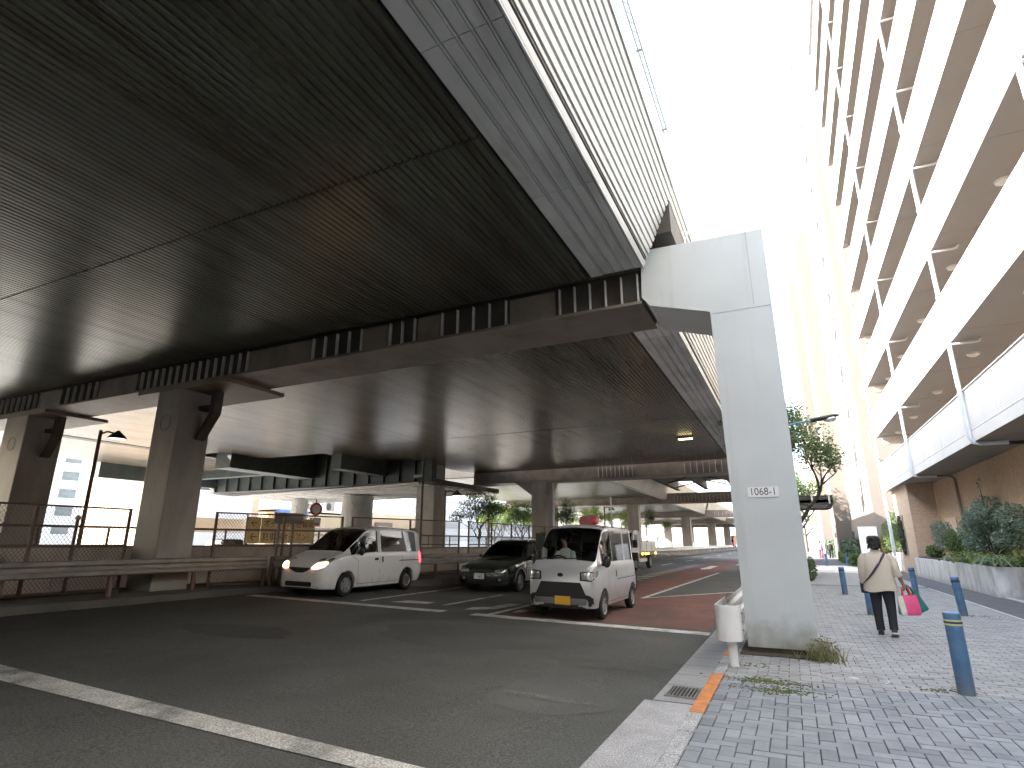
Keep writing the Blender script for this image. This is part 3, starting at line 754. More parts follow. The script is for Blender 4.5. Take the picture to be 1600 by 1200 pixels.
for x in (-14.3, -21.85):
    b = MB(); b.bx(x + .45, x + .62, .55, .8, 4.9, 5.5); b.bx(x, x + .45, .55, .8, 5.0, 5.12)
    b.prism([(x, 4.2), (x + .12, 4.2), (x + .62, 4.9), (x + .45, 4.9)], 'y', .55, .8); b.build('pipe_bracket', M['steel_dark'], t)
b = MB(); b.bx(-2.45, -1.95, .02, .24, 5.575, 5.605)
def pier(label, y, xl, xr, cols, rib_x, teal=None, z1=6.5):
    t = thing('viaduct_pier', label, 'pier', (0, y, 0), 0, 'piers of the viaduct')
    b = MB(); b.bx(xl, xr, .1, 1.6, 5.55, z1); b.bx(xl, xr, 0, 1.7, 5.48, 5.545); b.build('crossbeam', M['pier_brown'], t)
    for (x0, x1) in cols: column(t, x0, x1, .0, 1.1, 5.48, mark=False)
    if rib_x: ribs(t, rib_x, .01, 5.548, 6.19)
    return t
t = pier('second viaduct pier whose column stands behind the dark wagon', 35.4, -20, -.9, [(-15.5, -14.45)], spread(-10.8, -8.6, 9) + spread(-5.4, -1.5, 12))
b = MB(); b.prism([(-.755, .08), (.15, .08), (.13, 6.57), (-.9, 6.6), (-.9, 5.3), (-.81, 5.2)], 'y', 0, 1.32); b.build('pillar', M['pillar_paint'], t, bevel=.02)
b = MB(); b.prism([(-16.7, 5.48), (-14.0, 5.48), (-14.4, 4.6), (-15.5, 4.6)], 'y', .02, 1.08); b.build('haunch', M['pier_brown'], t)
b = MB(); b.bx(-14.3, -14.05, .2, .5, .1, 5.4); b.build('drain_pipe', M['concrete_light'], t)
pier('third viaduct pier standing beyond the flatbed truck', 60.9, -30, -1, [(-15.6, -14.4), (-25, -23.8), (-1.6, -.6)], spread(-10.6, -1.8, 26))
pier('fourth viaduct pier in a row of far columns', 95.5, -32, -1, [(-15.8, -14.4), (-25, -23.8), (-1.6, -.6)], spread(-10.6, -1.8, 16))
pier('fifth viaduct pier, small in the distance', 128.4, -32, -6, [(-16, -14.4), (-25, -23.5), (-8.5, -7.3)], [])
pier('farthest viaduct pier before the bright end of the road', 160, -32, -6, [(-16, -14.4), (-25, -23.5), (-8.5, -7.3)], [])
# open steel ramp over the road beside the third span
t = thing('steel_ramp', 'open dark steel ramp girders above the road right of the third span', 'overpass', (0, 37.2, 0))
for x in (-10.0, -7.2, -4.4, -1.6):
    b = MB(); b.bx(x - .02, x + .02, 0, 23.4, 6.75, 7.6); b.bx(x - .2, x + .2, 0, 23.4, 6.7, 6.75); b.build('girder', M['steel_dark'], t)
for k in range(5):
    y = 2.5 + 4.8 * k; b = MB(); b.tube([(-10, y, 6.85), (-7.2, y, 7.5), (-4.4, y, 6.85), (-1.6, y, 7.5)], .06, 6); b.build('brace', M['steel_dark'], t)
b = MB(); b.bx(-10.6, -1.2, 2.5, 23.4, 7.6, 7.8); b.build('deck', M['steel_dark'], t)
lamp(t, -5.1, 2.6, 6.7)
# lower ramp deck with plank soffit and round columns, far left
t = thing('lower_ramp', 'dark teal ramp girder over a slatted pale deck underside on round columns', 'overpass', (-28, 28, 0))
b = MB(); b.bx(-9.5, 9.4, 0, .5, 5.0, 7.2); b.bx(-9.5, 9.4, -.15, .65, 4.95, 5.0); b.build('girder', M['steel_teal'], t)
for k in range(16):
    b = MB(); b.bx(-9 + k * 1.15, -8.95 + k * 1.15, -.14, 0, 5.0, 7.0); b.build('web_rib', M['steel_teal'], t)
for (x0, x1, y0, y1, z0) in ((-.6, .6, -6.6, -.2, 5.5), (5.6, 6.3, -4.2, -.2, 5.4), (-9.4, -8.9, -8, 12, 5.3)):
    b = MB(); b.bx(x0, x1, y0, y1, z0, 7.0); b.build('side_girder', M['steel_teal'], t)
b = MB(); b.bx(-9.2, 9.2, -7.2, 7.4, 7.25, 7.5); b.build('shade_slab', M['steel_dark'], t)  # slab added over the notch to shut out sun and sky
b = MB(); b.bx(-10, -.7, -2.2, -1.6, 5.7, 6.6); b.build('cross_girder', M['steel_teal'], t)
b = MB(); b.prism([(.7, 4.92), (9.5, 5.0), (9.5, 5.3), (.7, 5.25)], 'x', -10, 9); b.build('deck', M['steel_dark'], t)  # dark colour stands in for shade in the gaps between the slats
for k in range(9):
    b = MB(); y = .9 + k * .98; Mx = Matrix.Translation((0, y, 0)) @ Matrix.Rotation(R(-7), 4, 'Z'); b.bx(-10, 8.8, -.15, .15, 4.82, 4.91, Mx); b.build('deck_rib', M['concrete_light'], t)
for (x, y, r, z) in ((.2, 4.5, 1.1, 4.72), (-6.4, 5.5, .62, 4.72)):
    b = MB(); b.cyl((x, y, 0), (x, y, z), r, n=28); b.build('round_column', M['concrete'], t)
    b = MB(); Mx = Matrix.Translation((x + r * .35, y - r * .95, 3.9)) @ Matrix.Rotation(PI / 2, 4, 'X') @ Matrix.Rotation(-.35, 4, 'Y'); b.lathe([(.3, -.01), (.3, .02), (.34, .02), (.34, -.01)], 24, Mx); b.build('ring_mark', M['pier_brown'], t)
b = MB(); b.bx(7.4, 8.7, 1.4, 2.6, 0, 6.2); b.build('square_column', M['concrete'], t, bevel=.03)
b = MB(); b.bx(7.5, 8.5, 1.2, 1.39, 5.2, 6.0); b.build('column_cap', M['bldg_tan'], t)
# ------------------------------------------------------------------ right: gallery building
FX = 5.0; FH = 3.06; FZ = 4.3; PH = 1.52; NF = 10; BY0, BY1 = -60., 38.4
t = thing('gallery_building', 'tall pale building with stacked open galleries and white downpipes over a tan tiled base', 'building', (FX, 0, 0))
def X(x): return x - FX
ribsp = []
for k in range(NF):
    z = FZ + FH * k
    b = MB()
    pr = [(.02, z), (0, z), (0, z + .30), (.012, z + .305), (.012, z + .32), (0, z + .325)]
    zz = z + .36
    while zz < z + PH - .12 and k < 3:
        pr += [(0, zz), (.0035, zz + .008), (.0035, zz + .03), (0, zz + .038)]; zz += .06
    pr += [(0, z + PH - .03), (-.03, z + PH - .03), (-.03, z + PH), (.16, z + PH), (.16, z + .26)]
    b.strip(pr, 'y', BY0, BY1)
    b.add([(p[0], BY1, p[1]) for p in ((.0, z), (0, z + PH), (.16, z + PH), (.16, z))], [(0, 1, 2, 3)])
    yj = -59.
    while yj < BY1: b.bx(-.004, .004, yj, yj + .012, z + .01, z + PH - .04); yj += 3.07
    b.build('parapet', M['parapet'], t)
    b = MB(); b.bx(.012, 4.6, BY0, BY1 - .02, z + .004, z + .24)
    yj = -59.
    while yj < BY1: b.bx(.03, 4.5, yj, yj + .025, z - .002, z + .004); yj += 4.6
    b.build('floor_slab', M['ceiling_tan'], t)
    b = MB(); b.bx(3.4, 3.6, BY0, BY1 - .05, z + .25, z + FH - .0); b.build('inner_wall', M['ceiling_tan'], t)
    if k < 9:
        b = MB(); b.bx(.3, 1.7, BY1 - .4, BY1 - .1, z + FH - .42, z + FH); b.build('end_beam', M['lamp_dome'], t)
b = MB(); b.bx(0, 4.6, BY0, BY1, FZ + FH * NF, FZ + FH * NF + .5); b.build('roof', M['parapet'], t)
LG = None
for k in range(4):
    for y in [21.9 - 5.2 * i for i in range(0, 5)] + [27.1, 32.3, 36.6]:
        if LG is None:
            b = MB(); b.lathe([(.001, -.12), (.1, -.105), (.17, -.06), (.19, 0)], 20); LG = b.build('ceiling_light', M['lamp_dome'], t); o = LG
        else: o = LG.copy(); COL.objects.link(o); o.parent = t
        o.location = (.9, y, FZ + FH * (k + 1) + .004)
for y in (-6.4, 2.8, 12.0, 20.15, 29.3):
    b = MB(); b.tube([(.75, y, FZ - .07), (.12, y, FZ - .07), (-.02, y, FZ - .03), (-.09, y, FZ + .1), (-.09, y, FZ + FH * NF)], .062, 12)
    o = b.build('downpipe', M['pipe_pale'], t)
    for k in range(NF):
        z = FZ + FH * k
        b = MB(); b.cyl((-.09, y, z + PH - .16), (-.09, y, z + PH - .08), .075, n=12); b.build('pipe_collar', M['pipe_pale'], o)
        if k: 
            b = MB(); b.tube([(-.06, y, z - .12), (.5, y, z - .12), (.62, y, z - .1), (.68, y, z - .02)], .038, 8); b.build('drain_branch', M['parapet'], o)
for i, (y, r) in enumerate(((38.65, .06), (38.9, .045), (39.1, .07), (39.35, .04))):
    b = MB(); b.cyl((-.05 + .05 * i, y, .8), (-.05 + .05 * i, y, 33), r, n=10); o = b.build('riser_pipe', M['pipe_pale'], t)
    for k in range(10):
        b = MB(); b.bx(-.12 + .05 * i, .3, y - .03, y + .03, 3.2 + k * 2.95, 3.28 + k * 2.95); b.build('pipe_clip', M['galv'], o)
for k in range(1, 9):
    z = FZ + FH * k; b = MB(); b.tube([(.05, 38.45, z - .7), (-.25, 38.7, z - .6), (-.25, 38.75, z + .5), (.1, 38.75, z + .6)], .035, 6); b.build('pipe_hoop', M['galv'], t)
b = MB(); b.bx(1.4, 4.6, BY0, 33.75, -.1, FZ); b.build('base_wall', M['tan_tile'], t)
b = MB(); b.bx(.3, 1.395, 33.75, 38.38, -.1, FZ); b.build('base_column', M['tan_tile_pale'], t)
b = MB()
for z in (.9, 1.55, 2.2, 2.85, 3.5):
    b.bx(.296, .3, 33.75, 38.38, z, z + .012); b.bx(.3, 1.4, 33.746, 33.75, z, z + .012)
b.build('tile_joint', M['tan_tile'], t)
b = MB(); b.tube([(.75, 29.3, FZ - .1), (1.2, 29.3, FZ - .1), (1.33, 29.3, FZ - .2), (1.33, 29.3, .8)], .05, 10); b.build('waste_pipe', M['ceiling_tan'], t)
b = MB(); b.tube([(.75, 20.15, FZ - .1), (1.3, 20.15, FZ - .1), (1.3, 10, FZ - .14)], .05, 10); b.build('waste_pipe', M['inner_dark'], t)
b = MB(); b.bx(1.36, 1.39, 30.6, 32.6, 1.0, 2.6); b.build('door', M['tan_tile_pale'], t)

# tower behind
TX, TY = 5.0, 45.0
t = thing('residential_tower', 'tall cream tower with rows of narrow slit windows beyond the gallery building', 'building', (TX, TY, 0))
b = MB(); b.bx(0, 22, 0, 42, -.1, 52); b.build('wall', M['tower_cream'], t)
b = MB(); b.bx(-1.2, -.002, 18, 24, -.1, 34); b.build('stair_shaft', M['tower_cream'], t)
WN = None; WF = None
def slit(o, loc, sc):
    o.location = loc; o.scale = sc
for k in range(14):
    z = 3.6 + 3.3 * k
    b = MB(); b.bx(-.03, -.001, 5.6, 16.6, z - .1, z + 2.5); b.build('wall_panel', M['tower_panel'], t)
    for y, h, dz in ((4.2, 2.1, .5), (4.9, 1.2, .1), (7, 1.5, .5), (14.6, 1.3, .6), (16.9, 2.3, .2), (30, 1.6, .3), (36, 2.2, .2)):
        if WN is None:
            b = MB(); b.bx(-.045, -.032, 0, .32, 0, 1); WN = b.build('window', M['slit_dark'], t); o = WN
        else: o = WN.copy(); COL.objects.link(o); o.parent = t
        slit(o, (0, y, z + dz), (1, 1, h))
for y in (8.5, 11.5, 15.5, 20, 27):
    b = MB(); b.bx(-.06, -.002, y, y + 2.0, 2.05, 2.5) if not 17 < y < 24 else b.bx(-1.26, -1.202, y, y + 2.0, 2.05, 2.5); b.build('low_window', M['slit_dark'], t)
b = MB(); b.bx(6, 14, .2, .3, 3, 40); 
# second pale block further on
t = thing('residential_tower', 'farther pale tower block at the end of the side street, half lost in glare', 'building', (4.2, 100, 0))
b = MB(); b.bx(0, 20, 0, 40, -.1, 44); b.build('wall', M['tower_cream'], t)
for k in range(12):
    b = MB(); b.bx(-.05, -.002, 2, 36, 3 + 3.4 * k, 4.2 + 3.4 * k); b.build('window', M['tower_panel'], t)

# ------------------------------------------------------------------ planters and plants
def planter(x0, x1, y0, y1, h, label):
    t = thing('planter', label, 'planter', (x0, y0, 0), 0, 'concrete planters along the building')
    W, L, r = x1 - x0, y1 - y0, .22
    pl = [(r - r * math.cos(a), r - r * math.sin(a)) for a in [PI / 2 * i / 6 for i in range(7)]]
    out = [(W, 0)] + [(r - r * math.sin(a), r - r * math.cos(a)) for a in [PI / 2 * i / 6 for i in range(7)]] + [(0, L), (W, L)]
    b = MB(); b.prism(out, 'z', -.05, h); b.build('box', M['planter'], t, bevel=.02)
    b = MB(); b.bx(.14, W - .1, .14, L - .1, h + .002, h + .05); b.build('soil', M['soil'], t)
    y = 1.9
    while y < L - .4:
        b = MB(); b.bx(-.003, .01, y, y + .012, 0, h - .03); b.build('joint', M['concrete'], t); y += 5.2
planter(5.1, 6.35, 21.4, 33.6, .84, 'long pale concrete planter with rounded corner in front of the tan wall')
planter(5.4, 6.7, 39.3, 44.6, .95, 'shorter concrete planter beyond the tan corner column')
def bush(name, label, loc, blobs, n, size, m, stems, group=None, cat='shrub', seed=1, long=1.6):
    rnd = random.Random(seed); t = thing(name, label, cat, loc, 0, group)
    b = MB(); leaves(b, blobs, n, size, rnd, long); b.build('foliage', M[m], t)
    b = MB()
    for bl in stems:
        p = Vector((rnd.uniform(-.1, .1), rnd.uniform(-.1, .1), 0)); q = Vector(bl[:3]); mid = (p + q) / 2 + Vector((rnd.gauss(0, .05), rnd.gauss(0, .05), .05))
        b.tube([p, mid, q], [.025, .018, .008], 6)
    b.build('stem', M['bark'], t)
    return t
B = [(0, 0, 1.35, .75, .85, .55), (.35, -.5, 1.2, .6, .6, .45), (-.35, .4, 1.0, .5, .7, .5), (.1, .1, 1.85, .45, .5, .4), (.55, -1.1, .95, .45, .45, .35), (-.2, .1, .6, .6, .6, .4), (.0, .15, 2.5, .12, .12, .4), (.5, -.9, 1.7, .4, .5, .3), (-.4, -.5, 1.6, .4, .5, .3), (.2, -1.9, 1.45, .5, .7, .4), (.3, -2.6, 1.15, .35, .5, .3), (.1, -1.5, .8, .5, .7, .35)]
bush('broadleaf_shrub', 'largest blue-green shrub rising above the near planter against the tan wall', (6.0, 24.6, .84), B, 8200, .06, 'leaf_blue', B + B, seed=11)
B = [(0, 0, .5, .5, .7, .5), (-.1, .6, .75, .35, .5, .4), (.1, -.3, .3, .5, .6, .3)]
bush('leafy_shrub', 'mid green shrub left of the largest shrub in the near planter', (5.75, 27.6, .84), B, 2200, .06, 'leaf_mid', B, seed=12)
B = [(-.1, 0, .8, .5, .6, .5), (-.1, .5, 1.2, .4, .5, .4)]
bush('flowering_shrub', 'greyish shrub with thin twigs at the far part of the near planter', (5.75, 29.3, .84), B, 2000, .05, 'leaf_blue', B + B, seed=13)
B = [(0, 0, .3, .35, .5, .3)]
bush('leafy_shrub', 'low round green shrub at the far end of the near planter', (5.55, 31.4, .84), B, 800, .06, 'leaf_mid', B, seed=14)
B = [(0, 0, 1.4, .35, .35, .5), (0, .2, .9, .5, .6, .5)]
bush('leafy_shrub', 'yellow-green shrub tucked against the wall behind the largest shrub', (6.1, 26.6, .84), B, 1100, .055, 'leaf_bright', B, seed=15)
def blades(name, label, loc, n, L, w, m, seed, group, sx=.3, sy=.4, up=1.):
    rnd = random.Random(seed); t = MB()
    for _ in range(n):
        x, y = rnd.gauss(0, sx), rnd.gauss(0, sy); a = rnd.uniform(0, 2 * PI); l = L * rnd.uniform(.6, 1.15); ww = w * rnd.uniform(.7, 1.2)
        d = Vector((math.cos(a), math.sin(a), 0)); s = Vector((-d.y, d.x, 0)); p = Vector((x, y, 0)); vs = []
        lift = up * rnd.uniform(.6, 1.1)
        for k in range(6):
            f = k / 5; q = p + d * l * (f * .75) + Vector((0, 0, l * lift * (f * 1.25 - 1.05 * f * f)))
            hw = ww * (1 - f ** 2.2) * .5 + .001; vs += [q - s * hw, q + s * hw]
        t.add(vs, [(2 * k, 2 * k + 1, 2 * k + 3, 2 * k + 2) for k in range(5)], True)
    o = t.build(name, M[m]); o.location = loc
    return tag(o, label, 'plant', group)
G = 'strap-leaved plants in the planter'
blades('strap_leaf_plant', 'pale arching strap-leaved clump spilling over the front corner of the near planter', (5.45, 22.3, .86), 240, .95, .05, 'blade_pale', 21, G, .2, .55, .8)
blades('strap_leaf_plant', 'yellow-green upright strap-leaved clump just behind the planter edge', (5.5, 24.3, .86), 150, .9, .075, 'blade_yellow', 22, G, .2, .45, 1.1)
blades('strap_leaf_plant', 'pale low strap-leaved clump in the middle of the near planter', (5.4, 26.2, .86), 130, .55, .05, 'blade_pale', 23, G, .15, .6, .8)
blades('strap_leaf_plant', 'dark yellowish strap-leaved clump by the wall at the near end of the planter', (6.1, 22.2, .86), 90, .9, .08, 'blade_yellow', 24, G, .2, .4, 1.2)
B = [(0, 0, .9, .6, 1.0, .8), (-.2, .9, .7, .5, .7, .6), (.2, -.9, .6, .5, .6, .6), (0, .2, 1.9, .4, .6, .6), (-.3, 1.5, 1.3, .4, .6, .6)]
bush('leafy_shrub', 'tall dark green shrub in the planter beyond the tan column', (5.7, 41.4, .95), B, 4200, .075, 'leaf_mid', B + B, seed=16)
B = [(0, 0, .5, .5, .7, .5), (0, .5, .9, .4, .5, .4)]
bush('leafy_shrub', 'olive shrub in the planter right behind the walking woman', (5.3, 43.6, .6), B, 1500, .08, 'leaf_olive', B, seed=17)
b = MB(); b.bx(5.26, 5.3, 36.2, 37.7, .9, 2.9); o = b.build('trellis_panel', M['galv']); tag(o, 'narrow ivy trellis panel fixed to the tan corner column', 'trellis')
rnd = random.Random(31); b = MB(); leaves(b, [(5.22, 36.95, 1.9, .06, .75, 1.0)], 1500, .09, rnd, 1.2, shell=0); o = b.build('ivy', M['leaf_dark']); tag(o, 'dark ivy covering the narrow trellis on the tan column', 'plant')
def hedge(y0, y1, x0, x1, h, label, seed, n, m='leaf_hedge', z0=0):
    rnd = random.Random(seed); b = MB()
    t = thing('hedge', label, 'hedge', (x0, y0, 0), 0, 'clipped hedges along the tower')
    W, L = x1 - x0, y1 - y0
    for _ in range(n):
        f = rnd.random()
        if f < .5: c = Vector((rnd.gauss(.0, .03), rnd.uniform(0, L), rnd.uniform(.05, h)))
        elif f < .75: c = Vector((rnd.uniform(0, W), rnd.uniform(0, L), h + rnd.gauss(0, .03)))
        else: c = Vector((rnd.uniform(0, W), rnd.gauss(0, .03), rnd.uniform(.05, h)))
        d = Vector((rnd.gauss(0, 1), rnd.gauss(0, 1), rnd.gauss(0, 1))).normalized(); s = d.orthogonal().normalized(); w = .1 * rnd.uniform(.6, 1.3)
        b.add([c - d * w, c + s * w * .6, c + d * w, c - s * w * .6], [(0, 1, 2, 3)])
    b.build('foliage', M[m], t)
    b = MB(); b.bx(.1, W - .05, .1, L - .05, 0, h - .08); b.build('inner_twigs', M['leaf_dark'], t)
hedge(46, 59.5, 3.95, 4.8, 1.75, 'nearest tall clipped hedge along the tower foot', 41, 5200)
hedge(60, 90, 3.95, 4.8, 1.75, 'farther tall clipped hedge along the tower foot', 42, 5000)
hedge(45.5, 58, 3.4, 3.9, .7, 'low clipped hedge in front of the tall hedge', 43, 2600, 'leaf_mid')

# bollards
t = thing('bollard', 'nearest blue bollard with two yellow bands under its rounded cap', 'bollard', (1.43, 7.87, 0), 0, 'blue bollards on the sidewalk')
b = MB(); b.lathe([(.001, .8), (.06, .797), (.079, .785), (.082, .765), (.079, .74), (.0785, .735), (.0785, -.02)], 28); b.build('post', M['bollard_blue'], t)
for z in (.712, .672):
    b = MB(); b.lathe([(.0788, z - .009), (.0812, z - .008), (.0812, z + .008), (.0788, z + .009)], 28); b.build('band', M['band_yellow'], t)
b = MB(); b.lathe([(.0788, .684), (.083, .686), (.083, .698), (.0788, .700)], 28); b.build('groove', M['steel_teal'], t)
NB = t; PLAIN = None
for (x, y, lean, lab) in ((3.13, 16.0, .07, 'slightly leaning blue bollard beside the asphalt path, in front of the near planter'), (3.14, 21.5, .03, 'blue bollard standing just right of the teal bag'),
                    (1.36, 15.4, 0, 'blue bollard half hidden behind the legs of the walking woman'), (1.24, 20.9, .02, 'blue bollard right of the pillar on the paving edge'),
                    (1.9, 46.4, 0, 'small blue bollard far off at the left of the side street'), (3.2, 47.0, 0, 'small blue bollard far off at the right of the side street')):
    o = dup(NB, (x, y, 0), .3, lab); o.rotation_euler = (0, -lean * 0.9, .3)
    for c in COL.objects:
        if c.parent == o and c.name.startswith('band'):
            if PLAIN is None: PLAIN = c.data.copy(); PLAIN.materials.clear(); PLAIN.materials.append(M['steel_teal'])
            c.data = PLAIN

# street lamp behind the pillar: arm reaching right
t = thing('street_lamp', 'blue-grey street lamp with a long arm and dark cobra head behind the numbered pillar', 'street lamp', (-.25, 16, 0))
b = MB(); b.cyl((0, 0, 0), (0, 0, 5.2), .085, .06, n=16); b.build('pole', M['bollard_blue'], t)
b = MB(); b.tube([(0, 0, 4.25), (.35, 0, 4.4), (.75, 0, 4.47), (1.02, 0, 4.5)], [.03, .028, .025, .022], 10); b.build('arm', M['bollard_blue'], t)
b = MB()
b.add(*(lambda rr: ([(x, w * math.cos(a), z + h * math.sin(a)) for x, w, h, z in rr for a in [2 * PI * j / 16 for j in range(16)]],
      [(i * 16 + j, i * 16 + (j + 1) % 16, (i + 1) * 16 + (j + 1) % 16, (i + 1) * 16 + j) for i in range(len(rr) - 1) for j in range(16)]))(
      [(1.0, .02, .02, 4.5), (1.03, .05, .045, 4.5), (1.15, .09, .055, 4.52), (1.35, .115, .06, 4.545), (1.5, .1, .05, 4.57), (1.6, .06, .035, 4.585), (1.66, .01, .01, 4.585)]), True)
hd = b.build('lamp_head', M['steel_teal'], t)
b = MB(); b.ball((1.43, 0, 4.51), .16, .085, .085, 16, 8); b.build('diffuser', M['lens'], hd)
# tree behind the pillar
def tree(name, label, loc, h, r0, crown_n, leaf, m, seed, group=None, lean=(0, 0), depth=3, up=.25, L0=.45, size=.05, sp=.7, rad=.3):
    rnd = random.Random(seed); t = thing(name, label, 'tree', loc, 0, group)
    b = MB(); trunk = [Vector((lean[0] * f, lean[1] * f, h * f * .45)) for f in (0, .33, .66, 1)]
    b.tube(trunk, [r0, r0 * .88, r0 * .8, r0 * .7], 9)
    ends = []
    for k in range(4):
        a = 2 * PI * k / 4 + rnd.uniform(-.4, .4)
        ends += branch(b, trunk[-1 if k % 2 else -2], Vector((math.cos(a) * sp, math.sin(a) * sp, .7)), h * L0 * .6, r0 * .6, depth, rnd, up, .6)
    b.build('trunk', M['bark'], t)
    blobs = [(e.x, e.y, e.z, rad * rnd.uniform(.7, 1.3), rad * rnd.uniform(.7, 1.3), rad * rnd.uniform(.5, .9)) for e, d in ends]
    b = MB(); leaves(b, blobs, crown_n, size, rnd, 1.7, .2, shell=.1); b.build('crown', M[m], t)
    return t
tree('street_tree', 'leafy tree with bare twisting branches behind the right edge of the pillar', (-.25, 24, 0), 5.9, .16, 13000, .06, 'leaf_mid', 61, lean=(.35, .3), depth=3, L0=.5, rad=.52, size=.06)
tree('street_tree', 'darker tree far down the side street', (.3, 60, 0), 8, .2, 3000, .1, 'leaf_mid', 62, depth=2, rad=.9, size=.12)
tree('street_tree', 'pale tree in the glare at the end of the side street', (2.2, 120, 0), 9, .2, 3000, .1, 'leaf_bright', 63, depth=2, rad=1.1, size=.16)
B = [(0, 0, .4, .3, .5, .4), (0, .3, .7, .25, .3, .3)]
bush('leafy_shrub', 'small dark green bush on the paving edge just right of the pillar', (.45, 27.6, 0), B, 1100, .06, 'leaf_mid', B, seed=18)
# weeds at the pillar foot
rnd = random.Random(71); b = MB()
for _ in range(260):
    x, y = rnd.gauss(.2, .13), rnd.gauss(9.22, .1); a = rnd.uniform(0, 6.28); l = rnd.uniform(.08, .3); d = Vector((math.cos(a), math.sin(a), 0)); s = Vector((-d.y, d.x, 0)); w = .006
    vs = []
    for k in range(4):
        f = k / 3; q = Vector((x, y, 0)) + d * l * f * .6 + Vector((0, 0, l * (1.2 * f - .5 * f * f))); vs += [q - s * w * (1.1 - f), q + s * w * (1.1 - f)]
    b.add(vs, [(2 * k, 2 * k + 1, 2 * k + 3, 2 * k + 2) for k in range(3)])
leaves(b, [(.2, 9.25, .16, .2, .12, .14)], 260, .022, rnd, 1.6, shell=0)
o = b.build('weeds', M['blade_dry']); tag(o, 'dry tangle of weeds at the right foot of the numbered pillar', 'weeds')
# bus shelter roof seen past the pillar
t = thing('bus_shelter', 'dark flat shelter roof with slatted edge sticking out behind the pillar', 'shelter', (.1, 30, 0))
b = MB(); b.bx(-1.6, 1.75, 0, 5, 3.3, 3.42); b.bx(-1.6, 1.75, 0, .08, 3.2, 3.62); b.bx(-1.6, 1.75, 4.9, 5, 3.2, 3.62); b.bx(1.67, 1.75, .08, 4.9, 3.2, 3.62); b.build('roof', M['steel_dark'], t)
for x in (-1.2, -.5, .2, .9, 1.6):
    b = MB(); b.bx(x - .04, x + .04, -.06, 0, 3.24, 3.66); b.build('roof_rib', M['rib_paint'], t)
b = MB(); b.tube([(.7, .1, 3.2), (.7, .1, 3.02), (1.6, .1, 3.02), (1.66, .1, 3.1), (1.66, .1, 3.2)], .035, 8); b.tube([(-1, .1, 3.02), (.7, .1, 3.02)], .03, 8); b.build('rail', M['steel_dark'], t)
for y in (.6, 4.4):
    b = MB(); b.cyl((-.9, y, 0), (-.9, y, 3.3), .07, n=12); b.build('post', M['steel_dark'], t)
# notice board by the hedge
t = thing('notice_board', 'white framed notice board standing by the hedge behind the woman', 'sign', (3.92, 44.6, 0))
b = MB(); b.bx(0, .06, 0, .05, 0, 2.55); b.bx(1.0, 1.06, 0, .05, 0, 2.55); b.bx(.06, 1.0, 0, .05, 2.49, 2.55); b.bx(.06, 1.0, 0, .05, .85, .91); b.build('frame', M['white_paint'], t)
b = MB(); b.bx(.06, 1.0, .01, .03, .91, 2.49); b.build('panel', M['sign_white'], t)
# ------------------------------------------------------------------ far left: street beyond the fence
def lampost(loc, h, label, arm=.45, m='post_brown', size=1.):
    t = thing('street_lamp', label, 'street lamp', loc, R(25), 'street lamps beyond the fence')
    b = MB(); b.cyl((0, 0, 0), (0, 0, h), .07 * size, .05 * size, n=12); b.build('pole', M[m], t)
    b = MB(); b.tube([(0, 0, h - .12), (arm * .5, 0, h - .04), (arm, 0, h - .1)], .03 * size, 8); b.build('arm', M[m], t)
    b = MB(); b.lathe([(.04, .0), (.1, -.06), (.22, -.17), (.28, -.26), (.27, -.27)], 24, Matrix.Translation((arm + .12, 0, h - .02)) @ Matrix.Scale(size, 4)); hd = b.build('lamp_hood', M['steel_dark'], t)
    b = MB(); b.lathe([(.001, -.262), (.265, -.262)], 24, Matrix.Translation((arm + .12, 0, h - .02)) @ Matrix.Scale(size, 4)); b.build('diffuser', M['lens'], hd)
    return t
lampost((-19.8, 10.55, .3), 4.72, 'brown street lamp with a dished hood in front of the sunlit opening at far left')
lampost((-15.3, 24.3, .3), 3.75, 'brown street lamp with a small hood left of the trees')
lampost((-13.2, 44.5, .3), 4.0, 'small hooded lamp seen above the silver van')
lampost((-13.0, 58, .3), 3.8, 'tiny hooded lamp beyond the second pier column', size=1.1)
t = thing('camera_pole', 'tall thin dark pole with a small white camera in front of the round columns', 'pole', (-12.55, 18.3, .3))
b = MB(); b.cyl((0, 0, 0), (0, 0, 4.7), .05, .04, n=10); b.build('pole', M['steel_dark'], t)
b = MB(); b.cyl((-.02, 0, 3.72), (-.25, -.08, 3.68), .065, n=12); b.ball((-.27, -.09, 3.68), .075); b.build('camera', M['white_paint'], t)
b = MB(); b.bx(-.42, -.02, -.12, -.04, .9, 1.75); b.build('cabinet', M['concrete_warm'], t)
o = MB().cyl((-8.9, 31.3, 0), (-8.9, 31.3, 4.0), .05, n=10).build('marker_pole', M['white_paint']); tag(o, 'thin white pole rising behind the silver van roof', 'pole')
# sign boards on the far side: ochre panels with brown lettering
t = thing('direction_sign', 'ochre sign boards with brown arrows and Japanese lettering behind the fence', 'sign', (-17.4, 14.6, 0), math.atan2(3.15, -.05))
